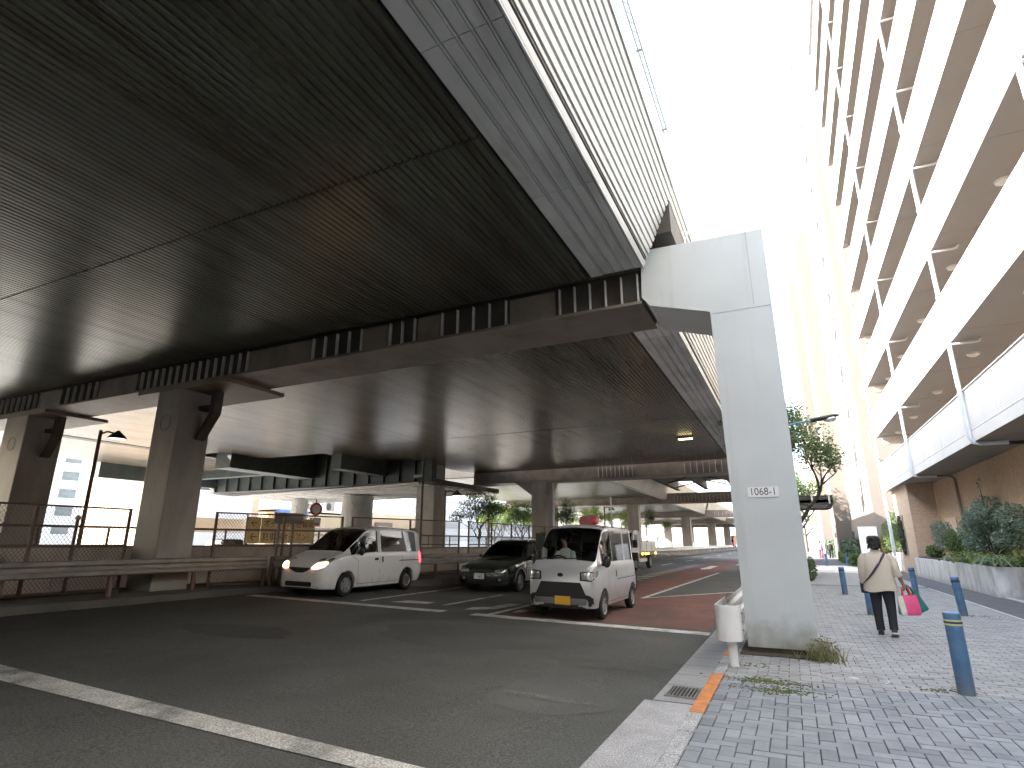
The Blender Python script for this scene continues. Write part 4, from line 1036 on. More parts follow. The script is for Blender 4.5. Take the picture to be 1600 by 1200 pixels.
# local +x runs along the boards (towards +y), local -y faces +x world
SX, W, L = 0, 3.35, 0
cells = [0, .62, 1.28, 1.95, 2.62, 3.28]
for r_, (z, txt) in enumerate(((1.98, 'オートバイ駐輪場'), (1.5, '駐車場オープン！'))):
    for i in range(5):
        b = MB(); b.bx(cells[i] + .02, cells[i + 1] - .015, 0, .03, z, z + .43); o = b.build('panel', M['sign_ochre'], t)
        if i == 0: text('arrow', '←', .4, M['ink_brown'], Matrix.Translation((.32, -.003, z + .22)) @ Matrix.Rotation(PI / 2, 4, 'X'), o)
    text('lettering', txt, .31, M['ink_brown'], Matrix.Translation((1.98, -.004, z + .21)) @ Matrix.Rotation(PI / 2, 4, 'X'), t, xs=1.02)
for x in (.03, 1.6, 3.25):
    b = MB(); b.cyl((x, .06, .2), (x, .06, 2.5), .03, n=8); b.build('post', M['galv'], t)
t = thing('board_sign', 'dark brown board on two posts standing at the fence in front of the ochre signs', 'sign', (-14.05, 12.75, .3), R(78))
b = MB(); b.bx(0, .95, -.03, .03, 1.78, 2.1); b.build('board', M['bldg_brown'], t)
for x in (.2, .68):
    b = MB(); b.bx(x - .03, x + .03, .035, .09, 0, 2.05); b.build('post', M['bldg_brown'], t)
t = thing('parking_sign', 'round red and white no-parking sign with a smaller plate below on a thin pole', 'sign', (-20.2, 20.7, .3), R(65))
b = MB(); b.cyl((0, 0, 0), (0, 0, 3.2), .035, n=8); b.build('pole', M['galv'], t)
Mx = Matrix.Translation((0, -.05, 2.75)) @ Matrix.Rotation(PI / 2, 4, 'X')
b = MB(); b.lathe([(.001, 0), (.3, 0), (.3, .02), (.001, .02)], 28, Mx); dsc = b.build('disc', M['sign_red'], t)
b = MB(); b.lathe([(.001, .021), (.2, .021), (.2, .026), (.001, .026)], 28, Mx); b.build('face', M['sign_white'], dsc)
b = MB(); b.bx(-.26, .26, -.07, -.05, 1.95, 2.35); pl = b.build('plate', M['sign_white'], t)
b = MB(); b.bx(-.2, .2, -.076, -.071, 2.0, 2.12); b.build('red_band', M['sign_red'], pl)
b = MB(); b.bx(-.5, -.3, -.07, -.05, 1.9, 2.2); b.build('blue_plate', M['sign_blue'], t)
# buildings on the left
t = thing('apartment_tower', 'pale apartment tower with rows of balcony windows far off at the left edge', 'building', (-120, 48, 0), R(-12))
b = MB(); b.bx(-14, 6, 0, 16, 0, 42); b.build('wall', M['bldg_white'], t)
BW = None
for k in range(12):
    for j in range(4):
        if BW is None:
            b = MB(); b.bx(6.001, 6.06, 0, 2.4, 0, 1.5); BW = b.build('window', M['window_grey'], t); o = BW
        else: o = BW.copy(); COL.objects.link(o); o.parent = t
        o.location = (0, 1 + j * 3.8, 3 + 3 * k)
t = thing('corner_house', 'peach and white building with a brown framed window above a white balcony wall', 'building', (-46, 32.5, 0), R(0))
b = MB(); b.bx(-9, 0, -3.5, 7.2, 0, 9.5); b.build('wall', M['bldg_peach'], t)
b = MB(); b.bx(0, 1.0, -3.5, 5.6, 3.6, 5.9); b.bx(0, 1.0, -3.5, 5.6, .0, 2.4); b.build('balcony', M['bldg_white'], t)
b = MB(); b.bx(.01, .08, .4, 2.7, 6.0, 8.2); fr = b.build('window', M['bldg_brown'], t)
b = MB(); b.bx(.081, .1, .55, 1.5, 6.1, 8.1); b.build('pane', M['window_grey'], fr)
b = MB(); b.bx(.081, .1, 1.6, 2.55, 6.1, 8.1); b.build('curtain', M['bldg_white'], fr)
b = MB(); b.bx(-9.3, 1.2, -3.8, 7.5, 9.5, 9.9); b.build('roof', M['bldg_white'], t)
t = thing('low_shop', 'low cream shop building with a blue awning edge and rooftop air conditioners', 'building', (-47, 42.5, 0))
b = MB(); b.bx(-10, 0, 0, 15, 0, 4.6); b.build('wall', M['bldg_tan'], t)
b = MB(); b.bx(0, .5, .2, 4.2, 4.3, 4.75); b.build('awning', M['roof_blue'], t)
b = MB(); b.bx(-10, .12, -.1, 15.1, 4.8, 5.0); b.build('roof', M['bldg_white'], t)
for y in (4.5, 8.0):
    b = MB(); b.bx(-1.6, -.8, y, y + 1.5, 5.0, 6.1); o = b.build('air_conditioner', M['galv'], t)
    b = MB(); b.lathe([(.001, .01), (.4, .01), (.42, 0)], 20, Matrix.Translation((-.79, y + .5, 5.55)) @ Matrix.Rotation(PI / 2, 4, 'Y')); b.build('fan', M['steel_dark'], o)
b = MB(); b.bx(0.01, .06, 5, 12, 2.9, 3.1); b.bx(.01, .06, 5.4, 9, 2.3, 2.45); b.build('trim', M['bldg_brown'], t)
t = thing('tan_house', 'tan building between the round columns with a yellow vending board', 'building', (-58, 70, 0))
b = MB(); b.bx(-10, 0, -6, 16, 0, 6); b.build('wall', M['bldg_peach'], t)
b = MB(); b.bx(.0, .4, 2, 6, .5, 4.6); b.build('sign_frame', M['bldg_brown'], t)
b = MB(); b.bx(.41, .5, 2.6, 4.2, 1.0, 4.0); b.build('sign_panel', M['band_yellow'], t)
t = thing('white_block', 'large white building closing the view behind the trees', 'building', (-75, 118, 0))
b = MB(); b.bx(-20, 0, -14, 60, 0, 13); b.build('wall', M['bldg_white'], t)
for k in range(4):
    b = MB(); b.bx(.01, .1, -12, 56, 2 + 3 * k, 3.4 + 3 * k); b.build('window', M['concrete_light'], t)
t = thing('white_block', 'long low white building at the far end under the viaduct', 'building', (-50, 215, 0))
b = MB(); b.bx(-30, 50, 0, 20, 0, 7); b.build('wall', M['bldg_white'], t)
b = MB(); b.bx(-28, 48, -.1, -.01, 2, 3.5); b.build('window', M['concrete_light'], t)
t = thing('shade_block', 'unseen brown block added behind left to hold sky and sun off the road', 'building', (-46, 12, 0))
b = MB(); b.bx(-14, 0, -110, -16, 0, 19); b.build('wall', M['bldg_brown'], t)  # out of frame, added to cut the light coming in under the viaduct
for k in range(6):
    b = MB(); b.bx(.01, .08, -108, -18, 1.2 + 3 * k, 2.6 + 3 * k); b.build('window', M['window_grey'], t)
# trees on the left street
G = 'roadside trees beyond the fence'
for i, (x, y, h, m, lab) in enumerate(((-19.5, 35.5, 4.6, 'leaf_mid', 'dark tree right of the second round column'), (-24.5, 47.5, 4.8, 'leaf_bright', 'pale leafy tree just behind the hooded lamp'), (-20.6, 45.0, 4.6, 'leaf_mid', 'darker tree with a straight trunk in the middle of the tree row'),
      (-22.5, 52, 4.6, 'leaf_bright', 'sunlit tree second from the column at the right of the row'), (-17.8, 47.5, 4.6, 'leaf_mid', 'rounded tree closest to the second pier column'), (-30, 60, 6.0, 'leaf_bright', 'larger sunlit tree behind the tree row'),
      (-19.5, 62, 5.5, 'leaf_bright', 'sunlit tree seen between the second and third piers'), (-21, 78, 6, 'leaf_bright', 'bright tree between the far columns'), (-19, 92, 6, 'leaf_mid', 'tree between the farthest columns'), (-27, 80, 6.5, 'leaf_bright', 'wide bright tree behind the far columns'), (-34, 72, 6, 'leaf_mid', 'tree in the glare left of the far columns'))):
    tree('roadside_tree', lab, (x, y, .3), h, .09, 3600, .1, m, 80 + i, G, depth=2, up=.3, L0=.42, rad=.6, size=.08, sp=.6)
b = MB(); rnd = random.Random(91)
leaves(b, [(-18.5, 40.5, .7, .9, 1.2, .5), (-17, 43, .7, .8, 1.5, .5)], 1400, .08, rnd, 1.5); o = b.build('roadside_bush', M['leaf_dark']); tag(o, 'dark low bush at the foot of the tree row', 'shrub')
t = thing('clock_post', 'round-topped grey post standing in front of the pale trees', 'post', (-19.3, 36.5, .3))
b = MB(); b.cyl((0, 0, 0), (0, 0, 3.4), .1, n=12); b.build('post', M['galv'], t)
b = MB(); b.lathe([(.1, 3.2), (.28, 3.4), (.3, 3.75), (.001, 3.8)], 20); b.build('lantern', M['galv'], t)
t = thing('pole_lamp', 'small yellow warning lamp on a short post by the fence', 'lamp', (-15.9, 8.35, .3))
b = MB(); b.cyl((0, 0, 0), (0, 0, 1.75), .04, n=10); b.build('post', M['post_brown'], t)
b = MB(); b.lathe([(.04, 1.75), (.06, 1.77), (.06, 1.83), (.03, 1.87), (.001, 1.87)], 16); b.build('lamp', M['band_yellow'], t)
o = MB().bx(-17.0, -16.55, 7.55, 8.2, 1.0, 1.38).build('utility_box', M['pier_brown'], bevel=.01); tag(o, 'small brown utility box low on the wall below the hooded lamp', 'box')
# ------------------------------------------------------------------ vehicles (front towards -y)
def lerp_keys(keys, y):
    if y <= keys[0][0]: return keys[0][1:]
    for a, b in zip(keys, keys[1:]):
        if a[0] <= y <= b[0]:
            f = (y - a[0]) / (b[0] - a[0]); return [p + (q - p) * f for p, q in zip(a[1:], b[1:])]
    return keys[-1][1:]
def section(keys, arches, y):
    zs, zb, zt, ws, wm, wb, wr = lerp_keys(keys, y)
    z0 = zs
    for yc, rad, zc in arches:
        dy = abs(y - yc)
        if dy < rad: z0 = max(z0, zc + math.sqrt(max(0, rad * rad - dy * dy)))
    f = min(1, (z0 - zs) / max(.01, .3 * (zb - zs))); w0 = ws + (wm - ws) * f
    h = zb - z0; H = zt - zb
    return [(w0 - .1, z0), (w0, z0 + .015), (wm, z0 + .3 * h), (wm, z0 + .66 * h), (wb + (wm - wb) * .35, z0 + .9 * h), (wb, zb), (wb - .012 - (wb - wr) * .05, zb + .05 * H),
            (wr + (wb - wr) * .12, zt - .12 * H), (wr, zt - .05 * H), (wr - .05, zt - .01 * H), (wr * .55, zt + .018), (0, zt + .026)]
def shell(keys, arches, sidewin, shield, rear=None):
    ysx = {k[0] for k in keys}
    for yc, rad, zc in arches:
        for i in range(13): ysx.add(round(yc + rad * .9999 * math.cos(PI * i / 12), 4))
    for a, b in sidewin: ysx |= {a, b}
    for w in (shield, rear):
        if w: ysx |= set(w)
    y = keys[0][0]
    while y < keys[-1][0]: ysx.add(round(y, 3)); y += .16
    ysx = sorted(ysx); out = [ysx[0]]
    for v in ysx[1:]:
        if v - out[-1] > .004: out.append(v)
    ysx = out
    body = MB(); shieldmb = MB(); rearmb = MB(); sides = [(MB(), MB()) for _ in sidewin]
    S = [section(keys, arches, y) for y in ysx]; n = len(S[0])
    bw = (6, 7)
    for k in range(len(ysx) - 1):
        ym = (ysx[k] + ysx[k + 1]) / 2
        for sgn in (1, -1):
            for i in range(n - 1):
                q = [(sgn * S[k][i][0], ysx[k], S[k][i][1]), (sgn * S[k + 1][i][0], ysx[k + 1], S[k + 1][i][1]), (sgn * S[k + 1][i + 1][0], ysx[k + 1], S[k + 1][i + 1][1]), (sgn * S[k][i + 1][0], ysx[k], S[k][i + 1][1])]
                tgt = body
                if i == 6:
                    for (a, b), sd in zip(sidewin, sides):
                        if a < ym < b: tgt = sd[0 if sgn > 0 else 1]
                elif i >= 8 or (i == 7 and False):
                    if shield and shield[0] < ym < shield[1]: tgt = shieldmb
                    if rear and rear[0] < ym < rear[1]: tgt = rearmb
                tgt.add(q, [(0, 1, 2, 3) if sgn > 0 else (3, 2, 1, 0)], True)
    for k, flip in ((0, 1), (-1, 0)):
        ring = [(x, ysx[k], z) for x, z in S[k]] + [(-x, ysx[k], z) for x, z in reversed(S[k][:-1])]
        body.add(ring, [tuple(range(len(ring)))], True)
    return body, shieldmb, rearmb, sides
class Surf:
    def __init__(s, mbs):
        v = []; f = []
        for m in mbs:
            o = len(v); v += [Vector(p) for p in m.v]; f += [tuple(i + o for i in q) for q in m.f]
        s.b = BVHTree.FromPolygons(v, f)
    def decal(s, poly, axis, off=.006, cuts=3):
        bm = bmesh.new()
        vs = [bm.verts.new((u, w, 0)) for u, w in poly]; bm.faces.new(vs)
        bmesh.ops.triangulate(bm, faces=bm.faces[:])
        bmesh.ops.subdivide_edges(bm, edges=bm.edges[:], cuts=cuts, use_grid_fill=True)
        bm.verts.index_update(); out = MB(); vv = []
        for v in bm.verts:
            u, w = v.co.x, v.co.y
            if axis == 'y': o, d = Vector((u, -2, w)), Vector((0, 1, 0))
            elif axis == 'x': o, d = Vector((3, u, w)), Vector((-1, 0, 0))
            elif axis == '-x': o, d = Vector((-3, u, w)), Vector((1, 0, 0))
            elif axis == '-y': o, d = Vector((u, 9, w)), Vector((0, -1, 0))
            elif axis == 'z': o, d = Vector((u, w, 4)), Vector((0, 0, -1))
            hit, nor, _, _ = s.b.ray_cast(o, d)
            vv.append((hit - d * off) if hit is not None else Vector((0, 0, -50)))
        bad = {i for i, p in enumerate(vv) if p.z < -40}
        out.add(vv, [tuple(x.index for x in f.verts) for f in bm.faces if not any(x.index in bad for x in f.verts)], True)
        bm.free(); return out
def rr(x0, x1, z0, z1, r=.03, n=4):
    c = [(x1 - r, z1 - r, 0), (x0 + r, z1 - r, 1), (x0 + r, z0 + r, 2), (x1 - r, z0 + r, 3)]
    return [(cx + r * math.cos(PI / 2 * (q + i / n)), cz + r * math.sin(PI / 2 * (q + i / n))) for cx, cz, q in c for i in range(n + 1)]
def line(p, q, w=.008):
    d = Vector((q[0] - p[0], q[1] - p[1])).normalized(); s = Vector((-d.y, d.x)) * w / 2
    return [(p[0] + s.x, p[1] + s.y), (q[0] + s.x, q[1] + s.y), (q[0] - s.x, q[1] - s.y), (p[0] - s.x, p[1] - s.y)]
def wheel(t, x, y, r, w, spokes, rim_m):
    sg = 1 if x > 0 else -1
    Mx = Matrix.Translation((x, y, r)) @ Matrix.Rotation(PI / 2 * sg, 4, 'Y')
    b = MB(); b.lathe([(r * .64, -w / 2), (r * .9, -w / 2), (r * .985, -w * .38), (r, -w * .2), (r, w * .2), (r * .985, w * .38), (r * .9, w / 2), (r * .64, w / 2)], 36, Mx)
    o = b.build('wheel', M['rubber'], t)
    b = MB(); b.lathe([(r * .66, w / 2 - .002), (r * .62, w / 2 - .012), (r * .6, w / 2 - .06), (.001, w / 2 - .065)], 36, Mx)
    b.lathe([(.001, w / 2 - .012), (r * .12, w / 2 - .016), (r * .16, w / 2 - .06)], 20, Mx)
    for k in range(spokes):
        Q = Mx @ Matrix.Rotation(2 * PI * k / spokes, 4, 'Z')
        b.prism([(r * .1, -.032 * r / .3), (r * .62, -.022 * r / .3), (r * .62, .022 * r / .3), (r * .1, .032 * r / .3)], 'z', w / 2 - .06, w / 2 - .018)
        k0 = len(b.v) - 16
        for i in range(k0, len(b.v)): b.v[i] = tuple(Q @ Vector(b.v[i]))
    b.build('rim', M[rim_m], o)
    b = MB(); b.lathe([(r * .6, w / 2 - .066), (.001, w / 2 - .068)], 24, Mx); b.build('brake', M['black_trim'], o)
def seat(t, x, y, z, recline=.25):
    b = MB(); b.bx(x - .23, x + .23, y - .25, y + .25, z, z + .16); Mx = Matrix.Translation((x, y + .25, z + .1)) @ Matrix.Rotation(-recline, 4, 'X')
    b.bx(-.23, .23, -.06, .06, 0, .6, Mx); b.bx(-.13, .13, -.05, .05, .63, .83, Mx); b.bx(-.05, .05, -.02, .02, .58, .65, Mx); b.build('seat', M['seat_cloth'], t, bevel=.03)
def steering(t, x, y, z):
    Mx = Matrix.Translation((x, y, z)) @ Matrix.Rotation(R(-62), 4, 'X'); b = MB(); n = 24
    pts = [Mx @ Vector((.18 * math.cos(2 * PI * i / n), .18 * math.sin(2 * PI * i / n), 0)) for i in range(n + 1)]
    b.tube(pts, .015, 8, cap=False); b.tube([Mx @ Vector((-.17, 0, 0)), Mx @ Vector((.17, 0, 0))], .018, 8); b.tube([Mx @ Vector((0, 0, 0)), Mx @ Vector((0, -.02, -.3))], .03, 8); b.build('steering_wheel', M['black_trim'], t)
def vehicle(name, label, cat, xc, yf, group='cars on the road'):
    t = thing(name, label, cat, (xc, yf, zr(xc)), 0, group); t.rotation_euler = (0, .02, 0); return t
def plate(t, S, x, z, m, txt=None):
    b = MB(); p, nr, _, _ = S.b.ray_cast(Vector((x, -2, z)), Vector((0, 1, 0))); y = p.y - .025
    b.bx(x - .165, x + .165, y, y + .03, z - .082, z + .082); o = b.build('number_plate', M[m], t)
    if txt: text('lettering', txt, .09, M['ink'], Matrix.Translation((x, y - .002, z - .02)) @ Matrix.Rotation(PI / 2, 4, 'X'), o)
    return o
def emblem(t, S, x, z, w, h):
    p, nr, _, _ = S.b.ray_cast(Vector((x, -2, z)), Vector((0, 1, 0)))
    b = MB(); b.ball((x, p.y - .01, z), w, .012, h, 16, 8); b.build('emblem', M['black_trim'], t)
def mirror(t, x, y, z, m, w=.09, h=.12, d=.1):
    sg = 1 if x > 0 else -1
    b = MB(); b.ball((x + sg * .11, y, z), w, d * .6, h, 14, 8); b.tube([(x - sg * .03, y, z - h * .5), (x + sg * .08, y, z - h * .5)], .03, 8); b.build('wing_mirror', M[m], t)

def small_van():
    t = vehicle('white_van', 'white compact van with lit headlights waiting at the stop line nearest the fence', 'van', -11.75, 11.65)
    K = [(0, .26, .70, .735, .50, .58, .56, .44), (.05, .23, .78, .82, .66, .70, .66, .52), (.16, .22, .85, .90, .75, .79, .74, .60), (.4, .2, .94, 1.0, .80, .84, .80, .68), (.78, .2, 1.03, 1.12, .81, .85, .82, .72),
         (1.15, .2, 1.06, 1.36, .81, .85, .82, .70), (1.62, .2, 1.08, 1.70, .81, .85, .82, .67), (1.9, .2, 1.09, 1.79, .81, .85, .82, .665), (2.4, .2, 1.09, 1.835, .81, .85, .82, .67), (3.8, .2, 1.09, 1.81, .81, .85, .82, .67), (4.2, .24, 1.08, 1.77, .79, .84, .81, .655), (4.36, .32, 1.04, 1.70, .76, .81, .78, .63), (4.4, .4, 1.0, 1.60, .72, .77, .74, .58)]
    A = [(.86, .365, .29), (3.58, .365, .29)]
    body, sh, rr_, sd = shell(K, A, [(1.02, 2.12), (2.32, 4.08)], (.82, 1.75))
    S = Surf([body, sh, rr_] + [m for q in sd for m in q])
    body.build('body', M['van_white'], t, clean=True, ang=42); sh.build('windshield', M['glass_clear'], t)
    for i, q in enumerate(sd):
        for m in q: m.build('side_window', M['glass_clear' if i == 0 else 'glass_dark'], t)
    b = MB(); b.bx(-.6, .6, .15, 4.3, .2, .5); b.bx(-.7, .7, .3, .84, .5, .95); b.bx(-.7, .7, 4.2, 4.3, .5, 1.0); b.build('chassis', M['black_trim'], t)
    b = MB(); b.bx(-.68, .68, .9, 1.25, .8, 1.0); b.build('dashboard', M['seat_cloth'], t)
    seat(t, -.36, 1.9, .62); seat(t, .36, 1.9, .62); steering(t, -.36, 1.42, 1.08)
    for x in (-.75, .75):
        wheel(t, x, .86, .305, .185, 7, 'steel_rim'); wheel(t, x, 3.58, .305, .185, 9, 'alloy')
    for sg in (1, -1):
        pol = [(sg * .40, .735), (sg * .50, .865), (sg * .66, .90), (sg * .735, .90), (sg * .76, .85), (sg * .72, .775), (sg * .55, .72)]
        S.decal(pol if sg > 0 else pol[::-1], 'y', .008).build('headlight', M['headlight_lit'], t)
        S.decal([(.14, .92), (.2, .86), (.36, .93), (.5, 1.0), (.4, 1.0)], 'x' if sg > 0 else '-x', .007).build('headlight_corner', M['lens'], t)
        S.decal([(4.2, .78), (4.37, .80), (4.37, 1.12), (4.22, 1.12)], 'x' if sg > 0 else '-x', .008).build('tail_light', M['tail_lit'], t)
        s = 'x' if sg > 0 else '-x'
        for p, q in (((1.3, .32), (1.3, .9)), ((1.3, .9), (1.02, 1.05)), ((2.22, .26), (2.22, 1.74)), ((3.3, .72), (3.3, 1.07)), ((1.3, .3), (3.2, .3))):
            S.decal(line(p, q, .009), s, .002, 4).build('door_seam', M['black_trim'], t)
        S.decal(rr(1.98, 2.16, .9, .97, .03), s, .012).build('door_handle', M['black_trim'], t)
        S.decal(rr(2.3, 2.37, .84, 1.0, .03), s, .022).build('door_handle', M['black_trim'], t)
        S.decal(rr(3.15, 4.2, .86, .885, .01), s, .006).build('slide_rail', M['black_trim'], t)
        S.decal(rr(1.35, 2.2, .47, .50, .01), s, .012).build('side_molding', M['van_white'], t)
        S.decal(line((1.02, 1.1), (1.6, 1.6), .03), s, .006).build('window_frame', M['black_trim'], t)
        S.decal(line((2.14, 1.12), (2.14, 1.72), .05), s, .006).build('window_frame', M['black_trim'], t)
        mirror(t, sg * .80, 1.32, 1.16, 'black_trim', .09, .12)
    S.decal([(-.38, .75), (.38, .75), (.3, .68), (.12, .62), (-.12, .62), (-.3, .68)], 'y', .006).build('grille', M['black_trim'], t)
    S.decal(rr(-.46, .46, .28, .40, .05), 'y', .006).build('lower_grille', M['black_trim'], t)
    emblem(t, S, 0, .69, .07, .06)
    S.decal(line((.02, .86), (.02, .9), .02), 'z', .01)
    b = MB(); b.tube([(-.55, .93, 1.19), (.0, .98, 1.215)], .011, 6); b.tube([(.0, .93, 1.2), (.5, .98, 1.2)], .011, 6); b.build('wiper', M['black_trim'], t)
    return t
def kei_van():
    t = vehicle('silver_minivan', 'silver boxy minivan with a yellow plate and a driver, stopped nearest the kerb lane', 'minivan', -4.42, 11.5)
    K = [(0, .29, .90, .96, .55, .61, .58, .50), (.03, .26, .98, 1.03, .64, .685, .65, .56), (.1, .24, 1.02, 1.08, .69, .72, .69, .62), (.24, .24, 1.06, 1.13, .70, .737, .71, .655), (.36, .24, 1.07, 1.2, .70, .737, .71, .655), (.7, .24, 1.08, 1.58, .70, .737, .71, .63),
         (.92, .24, 1.08, 1.79, .70, .737, .71, .615), (1.05, .24, 1.09, 1.85, .70, .737, .71, .62), (1.5, .24, 1.09, 1.895, .70, .737, .71, .625), (3.0, .24, 1.09, 1.885, .70, .737, .71, .625), (3.3, .28, 1.08, 1.85, .69, .73, .70, .61), (3.38, .34, 1.04, 1.78, .66, .70, .67, .58), (3.4, .42, 1.0, 1.66, .62, .66, .64, .54)]
    A = [(.66, .33, .27), (3.02, .33, .27)]
    body, sh, rr_, sd = shell(K, A, [(.62, 1.42), (1.54, 2.4), (2.52, 3.2)], (.27, .97))
    S = Surf([body, sh, rr_] + [m for q in sd for m in q])
    body.build('body', M['kei_silver'], t, clean=True, ang=42); sh.build('windshield', M['glass_clear'], t)
    for i, q in enumerate(sd):
        for m in q: m.build('side_window', M['glass_clear' if i == 0 else 'glass_dark'], t)
    b = MB(); b.bx(-.5, .5, .15, 3.3, .22, .5); b.bx(-.62, .62, .1, .3, .5, .98); b.bx(-.6, .6, 3.2, 3.3, .5, 1.0); b.build('chassis', M['black_trim'], t)
    b = MB(); b.bx(-.6, .6, .32, .62, .82, 1.0); b.build('dashboard', M['seat_cloth'], t)
    seat(t, -.32, 1.25, .6); seat(t, .32, 1.25, .6); steering(t, -.32, .82, 1.08); seat(t, -.32, 2.4, .6); seat(t, .32, 2.4, .6)
    for x in (-.655, .655):
        wheel(t, x, .66, .275, .155, 8, 'steel_rim'); wheel(t, x, 3.02, .275, .155, 8, 'steel_rim')
    for sg in (1, -1):
        s = 'x' if sg > 0 else '-x'
        pol = [(sg * .46, .80), (sg * .45, .92), (sg * .60, .945), (sg * .685, .93), (sg * .70, .84), (sg * .66, .79)]
        hs = [(sg * .42, .775), (sg * .42, .94), (sg * .60, .965), (sg * .70, .95), (sg * .715, .82), (sg * .66, .765)]
        S.decal(hs if sg > 0 else hs[::-1], 'y', .005).build('headlight_housing', M['black_trim'], t)
        S.decal(pol if sg > 0 else pol[::-1], 'y', .009).build('headlight', M['lens'], t)
        pol = [(sg * .53, .83), (sg * .53, .90), (sg * .6, .90), (sg * .6, .83)]
        S.decal(pol if sg > 0 else pol[::-1], 'y', .014).build('lamp_core', M['chrome'], t)
        S.decal([(.05, .86), (.06, .94), (.28, .99), (.3, .93), (.16, .84)], s, .008).build('headlight_corner', M['lens'], t)
        pol = [(sg * .62, .34), (sg * .5, .52), (sg * .62, .50), (sg * .69, .45), (sg * .69, .34)]
        S.decal(pol if sg > 0 else pol[::-1], 'y', .006).build('bumper_corner', M['black_trim'], t)
        for p, q in (((1.0, .34), (1.02, .95)), ((1.02, .95), (.6, 1.08)), ((1.47, .28), (1.47, 1.8)), ((2.46, .6), (2.46, 1.8)), ((1.05, .32), (2.66, .32))):
            S.decal(line(p, q, .008), s, .002, 4).build('door_seam', M['black_trim'], t)
        S.decal(rr(1.26, 1.42, .86, .93, .03), s, .02).build('door_handle', M['kei_silver'], t)
        S.decal(rr(1.52, 1.58, .80, .96, .025), s, .02).build('door_handle', M['chrome'], t)
        S.decal(rr(1.6, 3.15, .74, .755, .006), s, .003).build('slide_rail', M['black_trim'], t)
        S.decal(line((1.48, 1.12), (1.48, 1.76), .07), s, .005).build('window_frame', M['black_trim'], t)
        mirror(t, sg * .70, .62, 1.14, 'black_trim', .085, .12)
    S.decal([(-.56, .47), (.56, .47), (.43, .74), (-.43, .74)], 'y', .007).build('grille', M['black_trim'], t)
    S.decal(rr(-.56, .56, .32, .44, .04), 'y', .02).build('bumper_bar', M['chrome'], t)
    S.decal(rr(-.66, .66, .29, .50, .05), 'y', .004).build('lower_bumper', M['black_trim'], t)
    plate(t, S, .05, .39, 'plate_yellow'); emblem(t, S, 0, .88, .065, .04)
    b = MB(); b.tube([(-.5, .31, 1.19), (.0, .36, 1.22)], .01, 6); b.tube([(.0, .31, 1.19), (.45, .36, 1.22)], .01, 6); b.build('wiper', M['black_trim'], t)
    b = MB(); b.bx(-.1, .1, .86, .88, 1.66, 1.72); b.build('rear_view_mirror', M['black_trim'], t)
    for x in (-.58, .58):
        b = MB(); b.tube([(x, 1.1, 1.865), (x, 3.1, 1.88)], .012, 6); b.build('roof_gutter', M['black_trim'], t)
    return t
